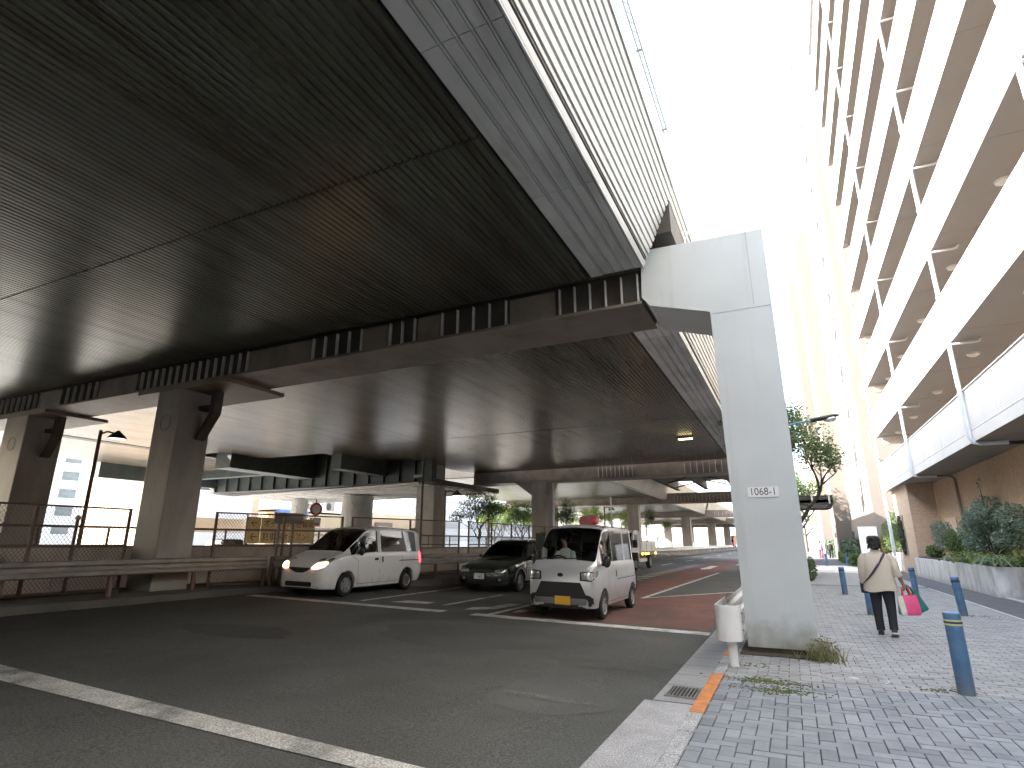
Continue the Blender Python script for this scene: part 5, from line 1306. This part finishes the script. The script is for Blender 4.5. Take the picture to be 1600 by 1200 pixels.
def wagon():
    t = vehicle('station_wagon', 'dark green station wagon with silver lower sides waiting between the two vans', 'station wagon', -8.56, 15.75)
    K = [(0, .28, .62, .66, .62, .68, .66, .5), (.06, .24, .68, .72, .74, .79, .76, .58), (.2, .24, .73, .79, .79, .84, .81, .64), (.6, .22, .80, .88, .81, .865, .83, .68), (1.2, .22, .89, .98, .82, .87, .83, .70), (1.35, .22, .91, 1.06, .82, .87, .83, .68), (1.75, .22, .94, 1.36, .82, .87, .83, .60), (2.1, .22, .95, 1.49, .82, .87, .83, .575),
         (2.6, .22, .96, 1.525, .82, .87, .83, .58), (3.8, .22, .97, 1.50, .82, .87, .83, .58), (4.3, .24, .97, 1.40, .80, .86, .81, .56), (4.6, .3, .95, 1.12, .76, .82, .78, .58), (4.7, .38, .90, .98, .70, .76, .72, .56)]
    A = [(.93, .36, .3), (3.58, .36, .3)]
    body, sh, rr_, sd = shell(K, A, [(1.5, 2.5), (2.6, 3.5), (3.6, 4.25)], (1.24, 2.0), (4.25, 4.6))
    S = Surf([body, sh, rr_] + [m for q in sd for m in q])
    body.build('body', M['wagon_green'], t, clean=True, ang=42); sh.build('windshield', M['glass_dark'], t); rr_.build('rear_window', M['glass_dark'], t)
    for i, q in enumerate(sd):
        for m in q: m.build('side_window', M['glass_clear' if i == 0 else 'glass_dark'], t)
    b = MB(); b.bx(-.6, .6, .15, 4.5, .22, .5); b.bx(-.7, .7, .3, 1.25, .45, .78); b.build('chassis', M['black_trim'], t)
    b = MB(); b.bx(-.68, .68, 1.35, 1.7, .7, .88); b.build('dashboard', M['seat_cloth'], t)
    seat(t, -.36, 2.35, .42); seat(t, .36, 2.35, .42); steering(t, -.36, 1.85, .85)
    for x in (-.76, .76):
        wheel(t, x, .93, .315, .2, 5, 'alloy'); wheel(t, x, 3.58, .315, .2, 5, 'alloy')
    for sg in (1, -1):
        s = 'x' if sg > 0 else '-x'
        pol = [(sg * .42, .585), (sg * .44, .66), (sg * .62, .70), (sg * .76, .70), (sg * .79, .64), (sg * .72, .585)]
        S.decal(pol if sg > 0 else pol[::-1], 'y', .008).build('headlight', M['lens'], t)
        pol = rr(.56, .66, .35, .43, .035) if sg > 0 else rr(-.66, -.56, .35, .43, .035)
        S.decal(pol, 'y', .008).build('fog_lamp', M['lens'], t)
        S.decal([(1.36, .3), (3.15, .3), (3.15, .62), (1.36, .62)], s, .008).build('side_cladding', M['wagon_grey'], t)
        ar = [(.93 + .372 * math.cos(a), .3 + .372 * math.sin(a)) for a in [PI * i / 12 for i in range(13)]] + [(.93 + .43 * math.cos(a), .3 + .43 * math.sin(a)) for a in [PI * i / 12 for i in range(12, -1, -1)]]
        S.decal(ar, s, .009, 2).build('arch_trim', M['wagon_grey'], t)
        S.decal(rr(1.36, 3.2, .63, .67, .01), s, .014).build('side_molding', M['chrome'], t)
        for p, q in (((1.42, .34), (1.42, .9)), ((2.55, .34), (2.55, 1.45)), ((3.3, .7), (3.55, .95))):
            S.decal(line(p, q, .008), s, .002, 4).build('door_seam', M['black_trim'], t)
        S.decal(rr(2.3, 2.48, .82, .86, .015), s, .02).build('door_handle', M['wagon_green'], t)
        mirror(t, sg * .80, 1.62, .98, 'wagon_green', .09, .07)
        b = MB(); b.tube([(sg * .53, 2.2, 1.5), (sg * .54, 2.3, 1.56), (sg * .54, 3.9, 1.545), (sg * .53, 4.0, 1.49)], .015, 8); b.build('roof_rail', M['alloy'], t)
    S.decal([(-.38, .58), (.38, .58), (.34, .67), (-.34, .67)], 'y', .006).build('grille', M['black_trim'], t)
    S.decal(rr(-.5, .5, .3, .42, .04), 'y', .006).build('lower_grille', M['black_trim'], t)
    S.decal(rr(.32, .52, .49, .55, .02), 'y', .008).build('indicator', M['lens'], t)
    plate(t, S, -.08, .47, 'plate_white', '·· 47'); emblem(t, S, 0, .635, .05, .03)
    S.decal([(-.3, .72), (.3, .72), (.26, .95), (-.26, .95)], 'z', .025).build('hood_scoop', M['wagon_green'], t)
    return t
def flatbed():
    t = vehicle('flatbed_truck', 'white flatbed truck with amber side lamps seen beyond the silver minivan', 'truck', -8.75, 31.2)
    b = MB()
    b.prism([(0, .5), (0, 1.1), (.12, 1.2), (.42, 2.0), (.6, 2.12), (1.55, 2.12), (1.6, 2.0), (1.6, .5)], 'x', -.9, .9); b.build('cab', M['truck_white'], t, bevel=.05)
    b = MB(); b.prism([(.10, 1.24), (.40, 1.96), (.38, 1.98), (.08, 1.26)], 'x', -.82, .82); b.build('windshield', M['glass_dark'], t)
    for sg in (1, -1):
        b = MB(); b.prism([(.4, 1.25), (.6, 1.9), (1.3, 1.9), (1.3, 1.25)], 'x', sg * .9, sg * .912); b.build('side_window', M['glass_dark'], t)
        b = MB(); b.bx(sg * .55 - .15, sg * .55 + .15, -.012, .0, .75, .95); b.build('headlight', M['lens'], t)
        b = MB(); b.bx(min(sg * .93, sg * 1.15), max(sg * .93, sg * 1.15), .1, .2, 1.2, 1.6); b.build('wing_mirror', M['black_trim'], t)
        for y in (.85, 4.3): wheel(t, sg * .82, y, .4, .22, 6, 'steel_rim')
        b = MB(); b.bx(sg * .98 - .02, sg * .98 + .02, 1.75, 5.6, .98, 1.5); o = b.build('side_gate', M['truck_white'], t)
        for y in (3.0, 4.3):
            b = MB(); b.bx(sg * 1.003 - .008, sg * 1.003 + .008, y, y + .05, 1.0, 1.5); b.build('hinge', M['galv'], o)
        for k in range(12):
            b = MB(); b.bx(sg * .98 - .03, sg * .98 + .03, 1.95 + k * .3, 2.13 + k * .3, 1.52, 1.57); b.build('rope_hook', M['black_trim'], o)
        for y in (2.0, 2.75, 3.4, 5.45):
            b = MB(); b.ball((sg * 1.0, y, .86), .06, .09, .07); b.build('marker_lamp', M['indicator_lit'], t)
        b = MB(); b.bx(sg * .85 - .03, sg * .85 + .03, 1.8, 3.6, .42, .6); b.build('side_guard', M['truck_white'], t)
    b = MB(); b.bx(-.96, .96, 1.75, 5.6, .9, .98); b.bx(-.4, .4, .3, 5.5, .5, .85); b.build('bed', M['black_trim'], t)
    b = MB(); b.bx(-1, 1, 5.6, 5.64, .9, 1.5); b.build('tail_gate', M['truck_white'], t)
    b = MB(); b.bx(-.95, .95, 1.66, 1.72, .9, 2.1); b.build('cab_guard', M['truck_white'], t)
    return t
def tow_truck():
    t = vehicle('crane_truck', 'dark truck close behind the silver minivan with a red crane head over its cab', 'truck', -5.62, 16.0)
    b = MB(); b.prism([(0, .5), (0, 1.05), (.1, 1.15), (.4, 1.78), (.6, 1.88), (1.5, 1.88), (1.55, .5)], 'x', -1.0, 1.0); b.build('cab', M['truck_green'], t, bevel=.07)
    b = MB(); b.prism([(.085, 1.18), (.385, 1.74), (.36, 1.76), (.06, 1.2)], 'x', -.9, .9); b.build('windshield', M['glass_dark'], t)
    for sg in (1, -1):
        b = MB(); b.prism([(.4, 1.18), (.55, 1.7), (1.25, 1.7), (1.25, 1.18)], 'x', sg * 1.0, sg * 1.012); b.build('side_window', M['glass_dark'], t)
        b = MB(); b.bx(sg * .65 - .15, sg * .65 + .15, -.015, .0, .68, .88); b.build('headlight', M['lens'], t)
        Mx = Matrix.Translation((sg * 1.14, -.02, 1.5)); b = MB(); b.bx(-.12, .12, -.06, .06, -.24, .24)
        b.v = [tuple(Mx @ Vector(v)) for v in b.v]; b.tube([(sg * 1.0, .05, 1.75), (sg * 1.1, -.02, 1.78), (sg * 1.14, -.02, 1.6)], .02, 6); mo_ = b.build('wing_mirror', M['truck_green'], t)
        b = MB(); b.bx(sg * 1.14 - .09, sg * 1.14 + .09, .042, .05, 1.3, 1.7); b.build('mirror_glass', M['lens'], mo_)
        for y in (.8, 2.65): wheel(t, sg * .85, y, .38, .22, 6, 'steel_rim')
    b = MB(); b.bx(-.95, .95, 1.9, 3.3, .75, .95); b.bx(-.4, .4, .3, 3.3, .45, .75); b.bx(-.97, .97, 3.2, 3.3, .75, 1.2); b.build('bed', M['truck_green'], t)
    b = MB(); b.bx(-.35, .25, 1.62, 1.95, .9, 2.0); b.build('crane_base', M['truck_green'], t)
    b = MB(); b.prism([(-.5, 2.04), (-.5, 2.28), (-.12, 2.34), (.06, 2.28), (.06, 2.06), (-.2, 2.02)], 'y', 1.7, 1.95)
    b.tube([(-.46, 1.8, 1.95), (-.54, 1.8, 2.15), (-.4, 1.8, 2.32)], .035, 8); b.build('crane_head', M['crane_red'], t, bevel=.03)
    b = MB(); b.ball((.0, 1.68, 2.12), .08); b.build('warning_lamp', M['sign_red'], t)
    return t
small_van(); kei = kei_van(); wagon(); flatbed(); tow_truck()
def far_car(name, label, cat, loc, rz, m, h=1.45, L=4.2):
    t = thing(name, label, cat, loc, rz, 'cars on the road')
    s = h / 1.45
    K = [(0, .36, .62 * s, .66 * s, .62, .68, .66, .5), (.2, .24, .73 * s, .79 * s, .79, .82, .79, .64), (1.0, .22, .86 * s, .95 * s, .80, .84, .80, .68), (1.8, .22, .92 * s, 1.40 * s, .80, .84, .80, .56), (3.4, .22, .95 * s, 1.43 * s, .80, .84, .80, .56), (L, .36, .92 * s, 1.05 * s, .7, .76, .7, .55)]
    body, sh, rr_, sd = shell(K, [(.85, .34, .3), (L - .8, .34, .3)], [(1.25, 2.2), (2.3, 3.3)], (1.05, 1.75), (3.45, L - .1))
    body.build('body', M[m], t, clean=True); sh.build('windshield', M['glass_dark'], t); rr_.build('rear_window', M['glass_dark'], t)
    for q in sd:
        for w in q: w.build('side_window', M['glass_dark'], t)
    for x in (-.74, .74):
        for y in (.85, L - .8): wheel(t, x, y, .3, .18, 6, 'alloy')
    b = MB(); b.bx(-.6, .6, .2, L - .2, .22, .55); b.build('chassis', M['black_trim'], t)
    return t
far_car('silver_car', 'silver car half cut off by the left edge of the picture behind the fence', 'car', (-18.6, 6.55, .32), R(170), 'car_silver', 1.55)
far_car('silver_car', 'pale car parked beyond the fence under the ochre signs', 'car', (-26, 22, .3), R(75), 'car_silver')
far_car('silver_car', 'pale car glimpsed between the round columns over the white van roof', 'car', (-27, 33, .3), R(80), 'car_silver')
t = thing('orange_truck', 'tiny orange truck far down the road under the viaduct', 'truck', (-15.6, 168, zr(-11.2)), 0, 'cars on the road')
b = MB(); b.bx(-1.2, 1.2, 0, 1.8, .6, 2.6); b.build('cab', M['crane_red'], t, bevel=.1)
b = MB(); b.bx(-1.1, 1.1, -.02, .0, 1.6, 2.4); b.build('windshield', M['glass_dark'], t)
b = MB(); b.bx(-1.25, 1.25, 1.9, 7, .9, 3.4); b.build('cargo_box', M['kerb_orange'], t, bevel=.04)
for x in (-1, 1):
    for y in (1, 5.6): wheel(t, x, y, .48, .3, 6, 'steel_rim')
# ------------------------------------------------------------------ people
def hand(V, E, Rr, w, dirv, side, n0, curl):
    """palm vertex with five finger chains in the same skin graph"""
    d = Vector(dirv).normalized(); s = Vector(side).normalized(); nrm = d.cross(s)
    palm = len(V); V.append(tuple(Vector(w) + d * .045)); E.append((n0, palm)); Rr.append((.036, .02))
    for k, (o, L) in enumerate(((-.03, .062), (-.010, .075), (.010, .078), (.029, .066))):
        a = Vector(V[palm]) + d * .04 + s * o; m_ = a + d * L * .5 - nrm * curl * .02; e = m_ + (d * (1 - curl) - nrm * curl).normalized() * L * .55
        i = len(V); V += [tuple(a), tuple(m_), tuple(e)]; E += [(palm, i), (i, i + 1), (i + 1, i + 2)]; Rr += [.0095, .0085, .007]
    a = Vector(V[palm]) - s * .036 - d * .01; b_ = a - s * .016 + d * .035 - nrm * .012; i = len(V)
    V += [tuple(a), tuple(b_)]; E += [(palm, i), (i, i + 1)]; Rr += [.012, .009]
def face(t, c, fwd, m='skin'):
    c = Vector(c); f = Vector(fwd).normalized(); s = f.cross(Vector((0, 0, 1)))
    b = MB()
    for k in (-1, 1): b.ball(c + f * .083 + s * .033 * k + Vector((0, 0, .012)), .011, n=8, m=6)
    b.build('eye', M['ink'], t)
    b = MB(); b.tube([c + f * .09 - s * .022 + Vector((0, 0, -.052)), c + f * .096 + Vector((0, 0, -.054)), c + f * .09 + s * .022 + Vector((0, 0, -.052))], .005, 6); b.build('mouth', M['bag_pink'], t)
# the walking woman, seen from behind, facing +y
t = thing('person', 'woman in a beige coat and black trousers walking away with bags in her right hand', 'person', (1.26, 12.0, 0), R(-4))
V = [(0, 0, .86), (0, .0, 1.02), (0, .02, 1.2), (0, .0, 1.34), (0, .015, 1.41), (0, .035, 1.475), (0, .03, 1.545), (0, .13, 1.47),
     (-.15, .0, 1.285), (-.235, -.01, 1.05), (-.235, .09, .84), (.15, .0, 1.285), (.255, -.03, 1.06), (.32, .03, .86),
     (-.085, 0, .82), (-.10, .05, .46), (-.095, .0, .09), (-.10, .1, .045), (.085, 0, .82), (.10, .04, .47), (.085, -.10, .12), (.09, -.01, .05)]
E_ = [(0, 1), (1, 2), (2, 3), (3, 4), (4, 5), (5, 6), (5, 7), (2, 8), (8, 9), (9, 10), (2, 11), (11, 12), (12, 13), (0, 14), (14, 15), (15, 16), (16, 17), (0, 18), (18, 19), (19, 20), (20, 21)]
Rr = [(.13, .1), (.12, .09), (.14, .1), (.055, .055), (.048, .05), (.078, .088), (.07, .08), .016, .055, .042, .028, .055, .042, .03, .08, .055, .035, .035, .08, .055, .035, .035]
hand(V, E_, Rr, V[10], (.1, .15, -1), (0, 1, .1), 10, .45); hand(V, E_, Rr, V[13], (.25, .1, -1), (0, 1, .1), 13, .8)
body = skin_mesh('body', V, E_, Rr, M['skin_tan'], t)
face(body, (0, .035, 1.48), (0, 1, 0))
rnd = random.Random(76)
b = MB(); b.ball((0, .0, 1.52), .098, .108, .112, 22, 14); b.ball((0, -.028, 1.475), .09, .085, .1, 20, 12); b.ball((-.04, .0, 1.585), .06, .07, .045, 14, 8); b.ball((.035, -.02, 1.58), .06, .07, .05, 14, 8)
for k in range(90):
    a = rnd.uniform(PI * .85, PI * 2.15); z = rnd.uniform(1.43, 1.61); q = Vector((math.cos(a) * .085, math.sin(a) * .095 - .01, z)); b.tube([q, q + Vector((math.cos(a) * .022, math.sin(a) * .022, -.03))], [.012, .004], 5)
b.build('hair', M['hair'], t)
rnd = random.Random(77)
def fold_rings(b, rings, n, amp, seed, fold=7):
    """garment rings with soft vertical folds"""
    r_ = random.Random(seed); ph = [r_.uniform(0, 6.28) for _ in range(4)]; vs = []
    for k, (cx, cy, cz, rx, ry, am) in enumerate(rings):
        for j in range(n):
            a = 2 * PI * j / n; w = 1 + am * amp * (math.sin(fold * a + ph[0] + k * .25) + .6 * math.sin((fold + 4) * a + ph[1] - k * .4))
            vs.append((cx + rx * w * math.cos(a), cy + ry * w * math.sin(a), cz + am * .012 * math.sin(3 * a + ph[2])))
    K = len(rings)
    b.add(vs, [(i * n + j, i * n + (j + 1) % n, (i + 1) * n + (j + 1) % n, (i + 1) * n + j) for i in range(K - 1) for j in range(n)], True)
b = MB()
fold_rings(b, [(0, .0, 1.385, .062, .062, 0), (0, .0, 1.36, .075, .075, 0), (0, -.0, 1.335, .12, .09, .1), (0, -.005, 1.30, .182, .105, .2), (0, -.01, 1.25, .21, .118, .3), (0, -.015, 1.17, .212, .132, .4), (.0, -.015, 1.05, .21, .138, .6), (.0, -.01, .93, .222, .145, .9), (0, -.005, .80, .243, .16, 1.2), (0, 0, .715, .258, .17, 1.4), (0, 0, .712, .245, .158, 1.4), (0, 0, .78, .2, .13, 1)], 44, .02, 5)
fold_rings(b, [(0, .0, 1.335, .07, .07, 0), (0, .0, 1.39, .068, .068, 0), (0, .0, 1.40, .062, .062, 0), (0, .0, 1.38, .056, .056, 0)], 24, 0, 6)
b.build('coat', M['coat_beige'], t)
for sg, pts, rs in ((-1, [(-.15, -.005, 1.30), (-.205, -.01, 1.22), (-.235, -.012, 1.06), (-.24, .03, .95), (-.236, .085, .845)], [.07, .078, .07, .064, .055]),
                    (1, [(.15, -.005, 1.30), (.205, -.012, 1.23), (.25, -.028, 1.08), (.262, -.02, 1.0), (.272, -.01, .965)], [.07, .08, .074, .072, .074])):
    b = MB(); b.tube(pts, rs, 14); b.build('coat_sleeve', M['coat_beige'], t)
b = MB()
for pts, rs in (([(-.085, 0, .86), (-.09, .02, .7), (-.1, .05, .46), (-.1, .02, .25), (-.097, .005, .085)], [.105, .096, .075, .064, .062]), ([(.085, 0, .86), (.09, .02, .7), (.1, .035, .47), (.092, -.04, .27), (.086, -.10, .12)], [.105, .096, .075, .064, .062])):
    b.tube(pts, rs, 16)
b.rings([(0, 0, .7, .15, .11), (0, 0, .8, .18, .13), (0, 0, .9, .18, .12)], 20)
b.build('trousers', M['trousers'], t)
for x, y, z, pitch in ((-.1, .04, .0, 0), (.088, -.06, .02, -.32)):
    Mx = Matrix.Translation((x, y, z)) @ Matrix.Rotation(pitch, 4, 'X')
    def sh_(zs): return [Mx @ Vector(p) for p in zs]
    b = MB(); vs = []
    RG = [(-.125, .025, .09), (-.11, .043, .1), (-.03, .048, .1), (.03, .05, .075), (.1, .05, .052), (.155, .036, .035), (.18, .012, .02)]
    for yy_, w, h in RG:
        for j in range(12):
            a = 2 * PI * j / 12; vs.append(Mx @ Vector((w * math.cos(a), yy_, .022 + max(0, math.sin(a)) * h + min(0, math.sin(a)) * .004)))
    b.add(vs, [(i * 12 + j, i * 12 + (j + 1) % 12, (i + 1) * 12 + (j + 1) % 12, (i + 1) * 12 + j) for i in range(6) for j in range(12)], True); b.add(vs[:12], [tuple(range(12))])
    o = b.build('shoe', M['shoe'], t)
    b = MB(); b.prism([(w * 1.08 * s_, yy_) for s_, seq in ((1, RG), (-1, RG[::-1])) for yy_, w, h in seq], 'z', .002, .024); b.v = [tuple(Mx @ Vector(v)) for v in b.v]; b.build('sole', M['shoe_white'], o)
    b = MB(); b.bx(-.046, -.038, -.05, .05, .035, .055, Mx); b.bx(.038, .046, -.05, .05, .035, .055, Mx); b.build('stripe', M['shoe_white'], o)
# cross-body bag with strap over the right shoulder
sb_ = thing('shoulder_bag', 'dark cross-body bag strap running over the beige coat', 'bag', (1.26, 12.0, 0), R(-4))
b = MB(); P = [(.125, .02, 1.345), (.115, -.075, 1.315), (.07, -.118, 1.24), (.0, -.150, 1.13), (-.08, -.158, 1.02), (-.15, -.135, .93), (-.215, -.06, .86), (-.245, .03, .82), (-.2, .14, .85), (-.1, .175, .98), (.03, .15, 1.15), (.11, .10, 1.29), (.125, .02, 1.345)]
vs = []
for i, p in enumerate(P):
    d = Vector(P[min(i + 1, len(P) - 1)]) - Vector(P[max(0, i - 1)]); c = Vector((0, 0, p[2])); nn = (Vector(p) - c); nn.z = .15; nn = nn.normalized(); w = d.cross(nn).normalized() * .019
    for q, h in ((-1, .0), (1, .0), (1, .006), (-1, .006)): vs.append(Vector(p) + w * q + nn * (h + .006))
b.add(vs, [(i * 4 + j, i * 4 + (j + 1) % 4, (i + 1) * 4 + (j + 1) % 4, (i + 1) * 4 + j) for i in range(len(P) - 1) for j in range(4)]); b.build('strap', M['strap'], sb_)
b = MB(); b.bx(-.3, -.1, .165, .235, .66, .86); b.build('pouch', M['strap'], sb_, bevel=.02)
def tote(name, label, loc, rz, W, D, H, m, hm, seed, lean=0., taper=1.15, panel=None, hl=.2):
    t = thing(name, label, 'bag', loc, rz, 'bags in her right hand'); t.rotation_euler = (0, lean, rz)
    r_ = random.Random(seed); b = MB(); n = 28; vs = []; lv = [0, .06, .25, .5, .75, .92, 1.]
    ph = [r_.uniform(0, 6.28) for _ in range(3)]
    for k, f in enumerate(lv):
        for j in range(n):
            a = 2 * PI * j / n; ca, sa = math.cos(a), math.sin(a)
            ex = .55; cx = math.copysign(abs(ca) ** ex, ca); sy = math.copysign(abs(sa) ** ex, sa)
            sc = (.88 if k == 0 else 1) * (1 + (taper - 1) * (1 - f)) ; wr_ = 1 + .06 * math.sin(5 * a + ph[0] + 3 * f) * (f > .05)
            vs.append((W / 2 * cx * sc * wr_, D / 2 * sy * sc * (1.15 - .65 * f * f) * wr_, -H * (1 - f)))
    b.add(vs, [(i * n + j, i * n + (j + 1) % n, (i + 1) * n + (j + 1) % n, (i + 1) * n + j) for i in range(6) for j in range(n)] + [tuple(reversed(range(n)))], True)
    o = b.build('bag_body', M[m], t)
    if panel:
        c = MB(); c.add([(v[0] * 1.02 - (.006 if v[0] < 0 else 0), v[1] * 1.03, v[2]) for v in vs], [f for f in b.f[:-1] if sum(vs[i][0] for i in f) / 4 < -W * .12], True); c.build('bag_panel', M[panel], t)
    for sgn in (-1, 1):
        h = MB(); h.tube([(-W * .22, sgn * D * .22, -.02), (-W * .18, sgn * D * .12, hl * .55), (0, sgn * .01, hl), (W * .18, sgn * D * .12, hl * .55), (W * .22, sgn * D * .22, -.02)], .011, 8); h.build('bag_handle', M[hm], t)
    return t
tote('tote_bag', 'pink and white shopping bag with red handles hanging from her right hand', (1.612, 12.02, .655), R(8), .27, .13, .31, 'bag_pink', 'handle_red', 1, lean=-.06, panel='bag_white', hl=.17)
tote('tote_bag', 'teal green bag slanting outward beside the pink shopping bag', (1.70, 12.1, .68), R(15), .17, .13, .30, 'bag_teal', 'bag_teal', 2, lean=-.42, hl=.15)
# driver of the silver minivan (right-hand drive)
t = thing('person', 'driver in a white shirt sitting behind the windshield of the silver minivan', 'person', (-4.42 - .32, 11.5 + 1.2, zr(-4.7) + .02), PI)
V = [(0, 0, .82), (0, -.04, 1.0), (0, -.06, 1.2), (0, -.05, 1.35), (0, -.03, 1.43), (0, -.01, 1.5), (0, -.02, 1.58), (0, .085, 1.49), (-.17, -.05, 1.26), (-.23, .06, 1.06), (-.13, .3, 1.12), (.17, -.05, 1.26), (.23, .06, 1.06), (.13, .3, 1.12), (-.1, .05, .78), (-.12, .42, .8), (-.12, .5, .45), (.1, .05, .78), (.12, .42, .8), (.12, .5, .45)]
E_ = [(0, 1), (1, 2), (2, 3), (3, 4), (4, 5), (5, 6), (5, 7), (2, 8), (8, 9), (9, 10), (2, 11), (11, 12), (12, 13), (0, 14), (14, 15), (15, 16), (0, 17), (17, 18), (18, 19)]
Rr = [(.14, .11), (.14, .1), (.15, .1), .058, .05, (.078, .09), (.07, .08), .016, .055, .042, .03, .055, .042, .03, .08, .06, .045, .08, .06, .045]
hand(V, E_, Rr, V[10], (.2, .8, .3), (.3, 0, 1), 10, .8); hand(V, E_, Rr, V[13], (-.2, .8, .3), (-.3, 0, 1), 13, .8)
body = skin_mesh('body', V, E_, Rr, M['skin'], t); face(body, (0, .0, 1.505), (0, 1, 0))
b = MB(); b.ball((0, -.035, 1.555), .09, .1, .085, 18, 10); b.build('hair', M['hair'], t)
b = MB(); b.rings([(0, -.05, 1.37, .07, .065), (0, -.055, 1.31, .16, .1), (0, -.06, 1.2, .19, .125), (0, -.04, 1.0, .175, .125), (0, 0, .8, .18, .14)], 24)
b.tube([(-.16, -.05, 1.28), (-.22, .02, 1.12), (-.235, .08, 1.06)], [.07, .06, .055], 12); b.tube([(.16, -.05, 1.28), (.22, .02, 1.12), (.235, .08, 1.06)], [.07, .06, .055], 12); b.build('shirt', M['shirt_white'], t)
# two far pedestrians
def walker(label, loc, top, bottom, seed):
    t = thing('person', label, 'person', loc, 0, 'far pedestrians')
    V = [(0, 0, .9), (0, 0, 1.1), (0, .0, 1.32), (0, 0, 1.45), (0, .01, 1.54), (0, .01, 1.65), (-.19, 0, 1.36), (-.23, .03, 1.1), (-.22, .1, .88), (.19, 0, 1.36), (.23, -.03, 1.1), (.22, -.02, .86), (-.09, 0, .86), (-.1, .1, .48), (-.1, .12, .06), (.09, 0, .86), (.1, -.03, .48), (.1, -.2, .1)]
    E_ = [(0, 1), (1, 2), (2, 3), (3, 4), (4, 5), (2, 6), (6, 7), (7, 8), (2, 9), (9, 10), (10, 11), (0, 12), (12, 13), (13, 14), (0, 15), (15, 16), (16, 17)]
    skin_mesh('body', V, E_, [(.13, .1), (.13, .1), (.15, .1), .05, (.08, .09), .07, .055, .045, .03, .055, .045, .03, .085, .06, .04, .085, .06, .04], M['skin'], t)
    b = MB(); b.rings([(0, 0, 1.44, .07, .07), (0, 0, 1.38, .18, .11), (0, 0, 1.2, .19, .13), (0, 0, .9, .19, .14)], 18)
    b.tube([(-.17, 0, 1.37), (-.23, .03, 1.1), (-.22, .09, .9)], [.07, .06, .05], 10); b.tube([(.17, 0, 1.37), (.23, -.03, 1.1), (.22, -.02, .9)], [.07, .06, .05], 10); b.build('jacket', M[top], t)
    b = MB(); b.tube([(-.09, 0, .92), (-.1, .1, .48), (-.1, .12, .06)], [.11, .085, .07], 10); b.tube([(.09, 0, .92), (.1, -.03, .48), (.1, -.2, .1)], [.11, .085, .07], 10); b.build('trousers', M[bottom], t)
    b = MB(); b.ball((0, -.01, 1.62), .095, .1, .1, 14, 8); b.build('hair', M['hair'], t)
walker('far pedestrian in a pale blue top at the end of the side street', (2.35, 66, 0), 'shirt_blue', 'skirt_pink', 1)
walker('far pedestrian all in black at the end of the side street', (3.25, 67, 0), 'cloth_black', 'cloth_black', 2)
# ------------------------------------------------------------------ light, sky, camera
EL = R(33); AZ = math.atan2(-.93, -.36)      # azimuth clockwise from +y
SD = Vector((math.sin(AZ) * math.cos(EL), math.cos(AZ) * math.cos(EL), math.sin(EL)))
w = bpy.data.worlds.new('World'); SC.world = w; w.use_nodes = True
bg = w.node_tree.nodes['Background']
sky = w.node_tree.nodes.new('ShaderNodeTexSky'); sky.sky_type = 'NISHITA'; sky.sun_disc = False
sky.sun_elevation = EL; sky.sun_rotation = AZ; sky.air_density = 1.1; sky.dust_density = 3.0; sky.ozone_density = .6
mx = w.node_tree.nodes.new('ShaderNodeMix'); mx.data_type = 'RGBA'; mx.inputs['Factor'].default_value = .4; mx.inputs['B'].default_value = (2.3, 2.4, 2.5, 1)   # even white veil added to pale the sky
w.node_tree.links.new(sky.outputs['Color'], mx.inputs['A']); w.node_tree.links.new(mx.outputs['Result'], bg.inputs['Color']); bg.inputs['Strength'].default_value = .15
sl = bpy.data.lights.new('sun', 'SUN'); sl.energy = 2.9; sl.angle = R(.5); sl.color = (1, .965, .91)
so = bpy.data.objects.new('sun', sl); COL.objects.link(so); so.rotation_euler = SD.to_track_quat('Z', 'Y').to_euler(); so.location = (-60, 0, 40)
cam = bpy.data.cameras.new('camera'); co = bpy.data.objects.new('camera', cam); COL.objects.link(co); SC.camera = co
F_ = 885.; P_ = R(15.7); YW = math.atan(440 / (F_ / math.cos(P_)))
cam.sensor_width = 36; cam.lens = F_ / 1600 * 36; cam.clip_start = .05; cam.clip_end = 3000
co.location = (0, 0, 1.5)
co.rotation_euler = Euler((PI / 2 + P_, 0, YW), 'XYZ')
SC.view_settings.view_transform = 'Standard'; SC.view_settings.look = 'None'; SC.view_settings.gamma = 1
SC.view_settings.exposure = 3.2
SC.render.engine = 'CYCLES'
c = SC.cycles; c.use_denoising = True; c.denoiser = 'OPENIMAGEDENOISE'; c.max_bounces = 8; c.diffuse_bounces = 5; c.glossy_bounces = 4; c.transparent_max_bounces = 12
c.sample_clamp_indirect = 6; c.use_adaptive_sampling = True; c.adaptive_threshold = .02
c.caustics_reflective = False; c.caustics_refractive = False
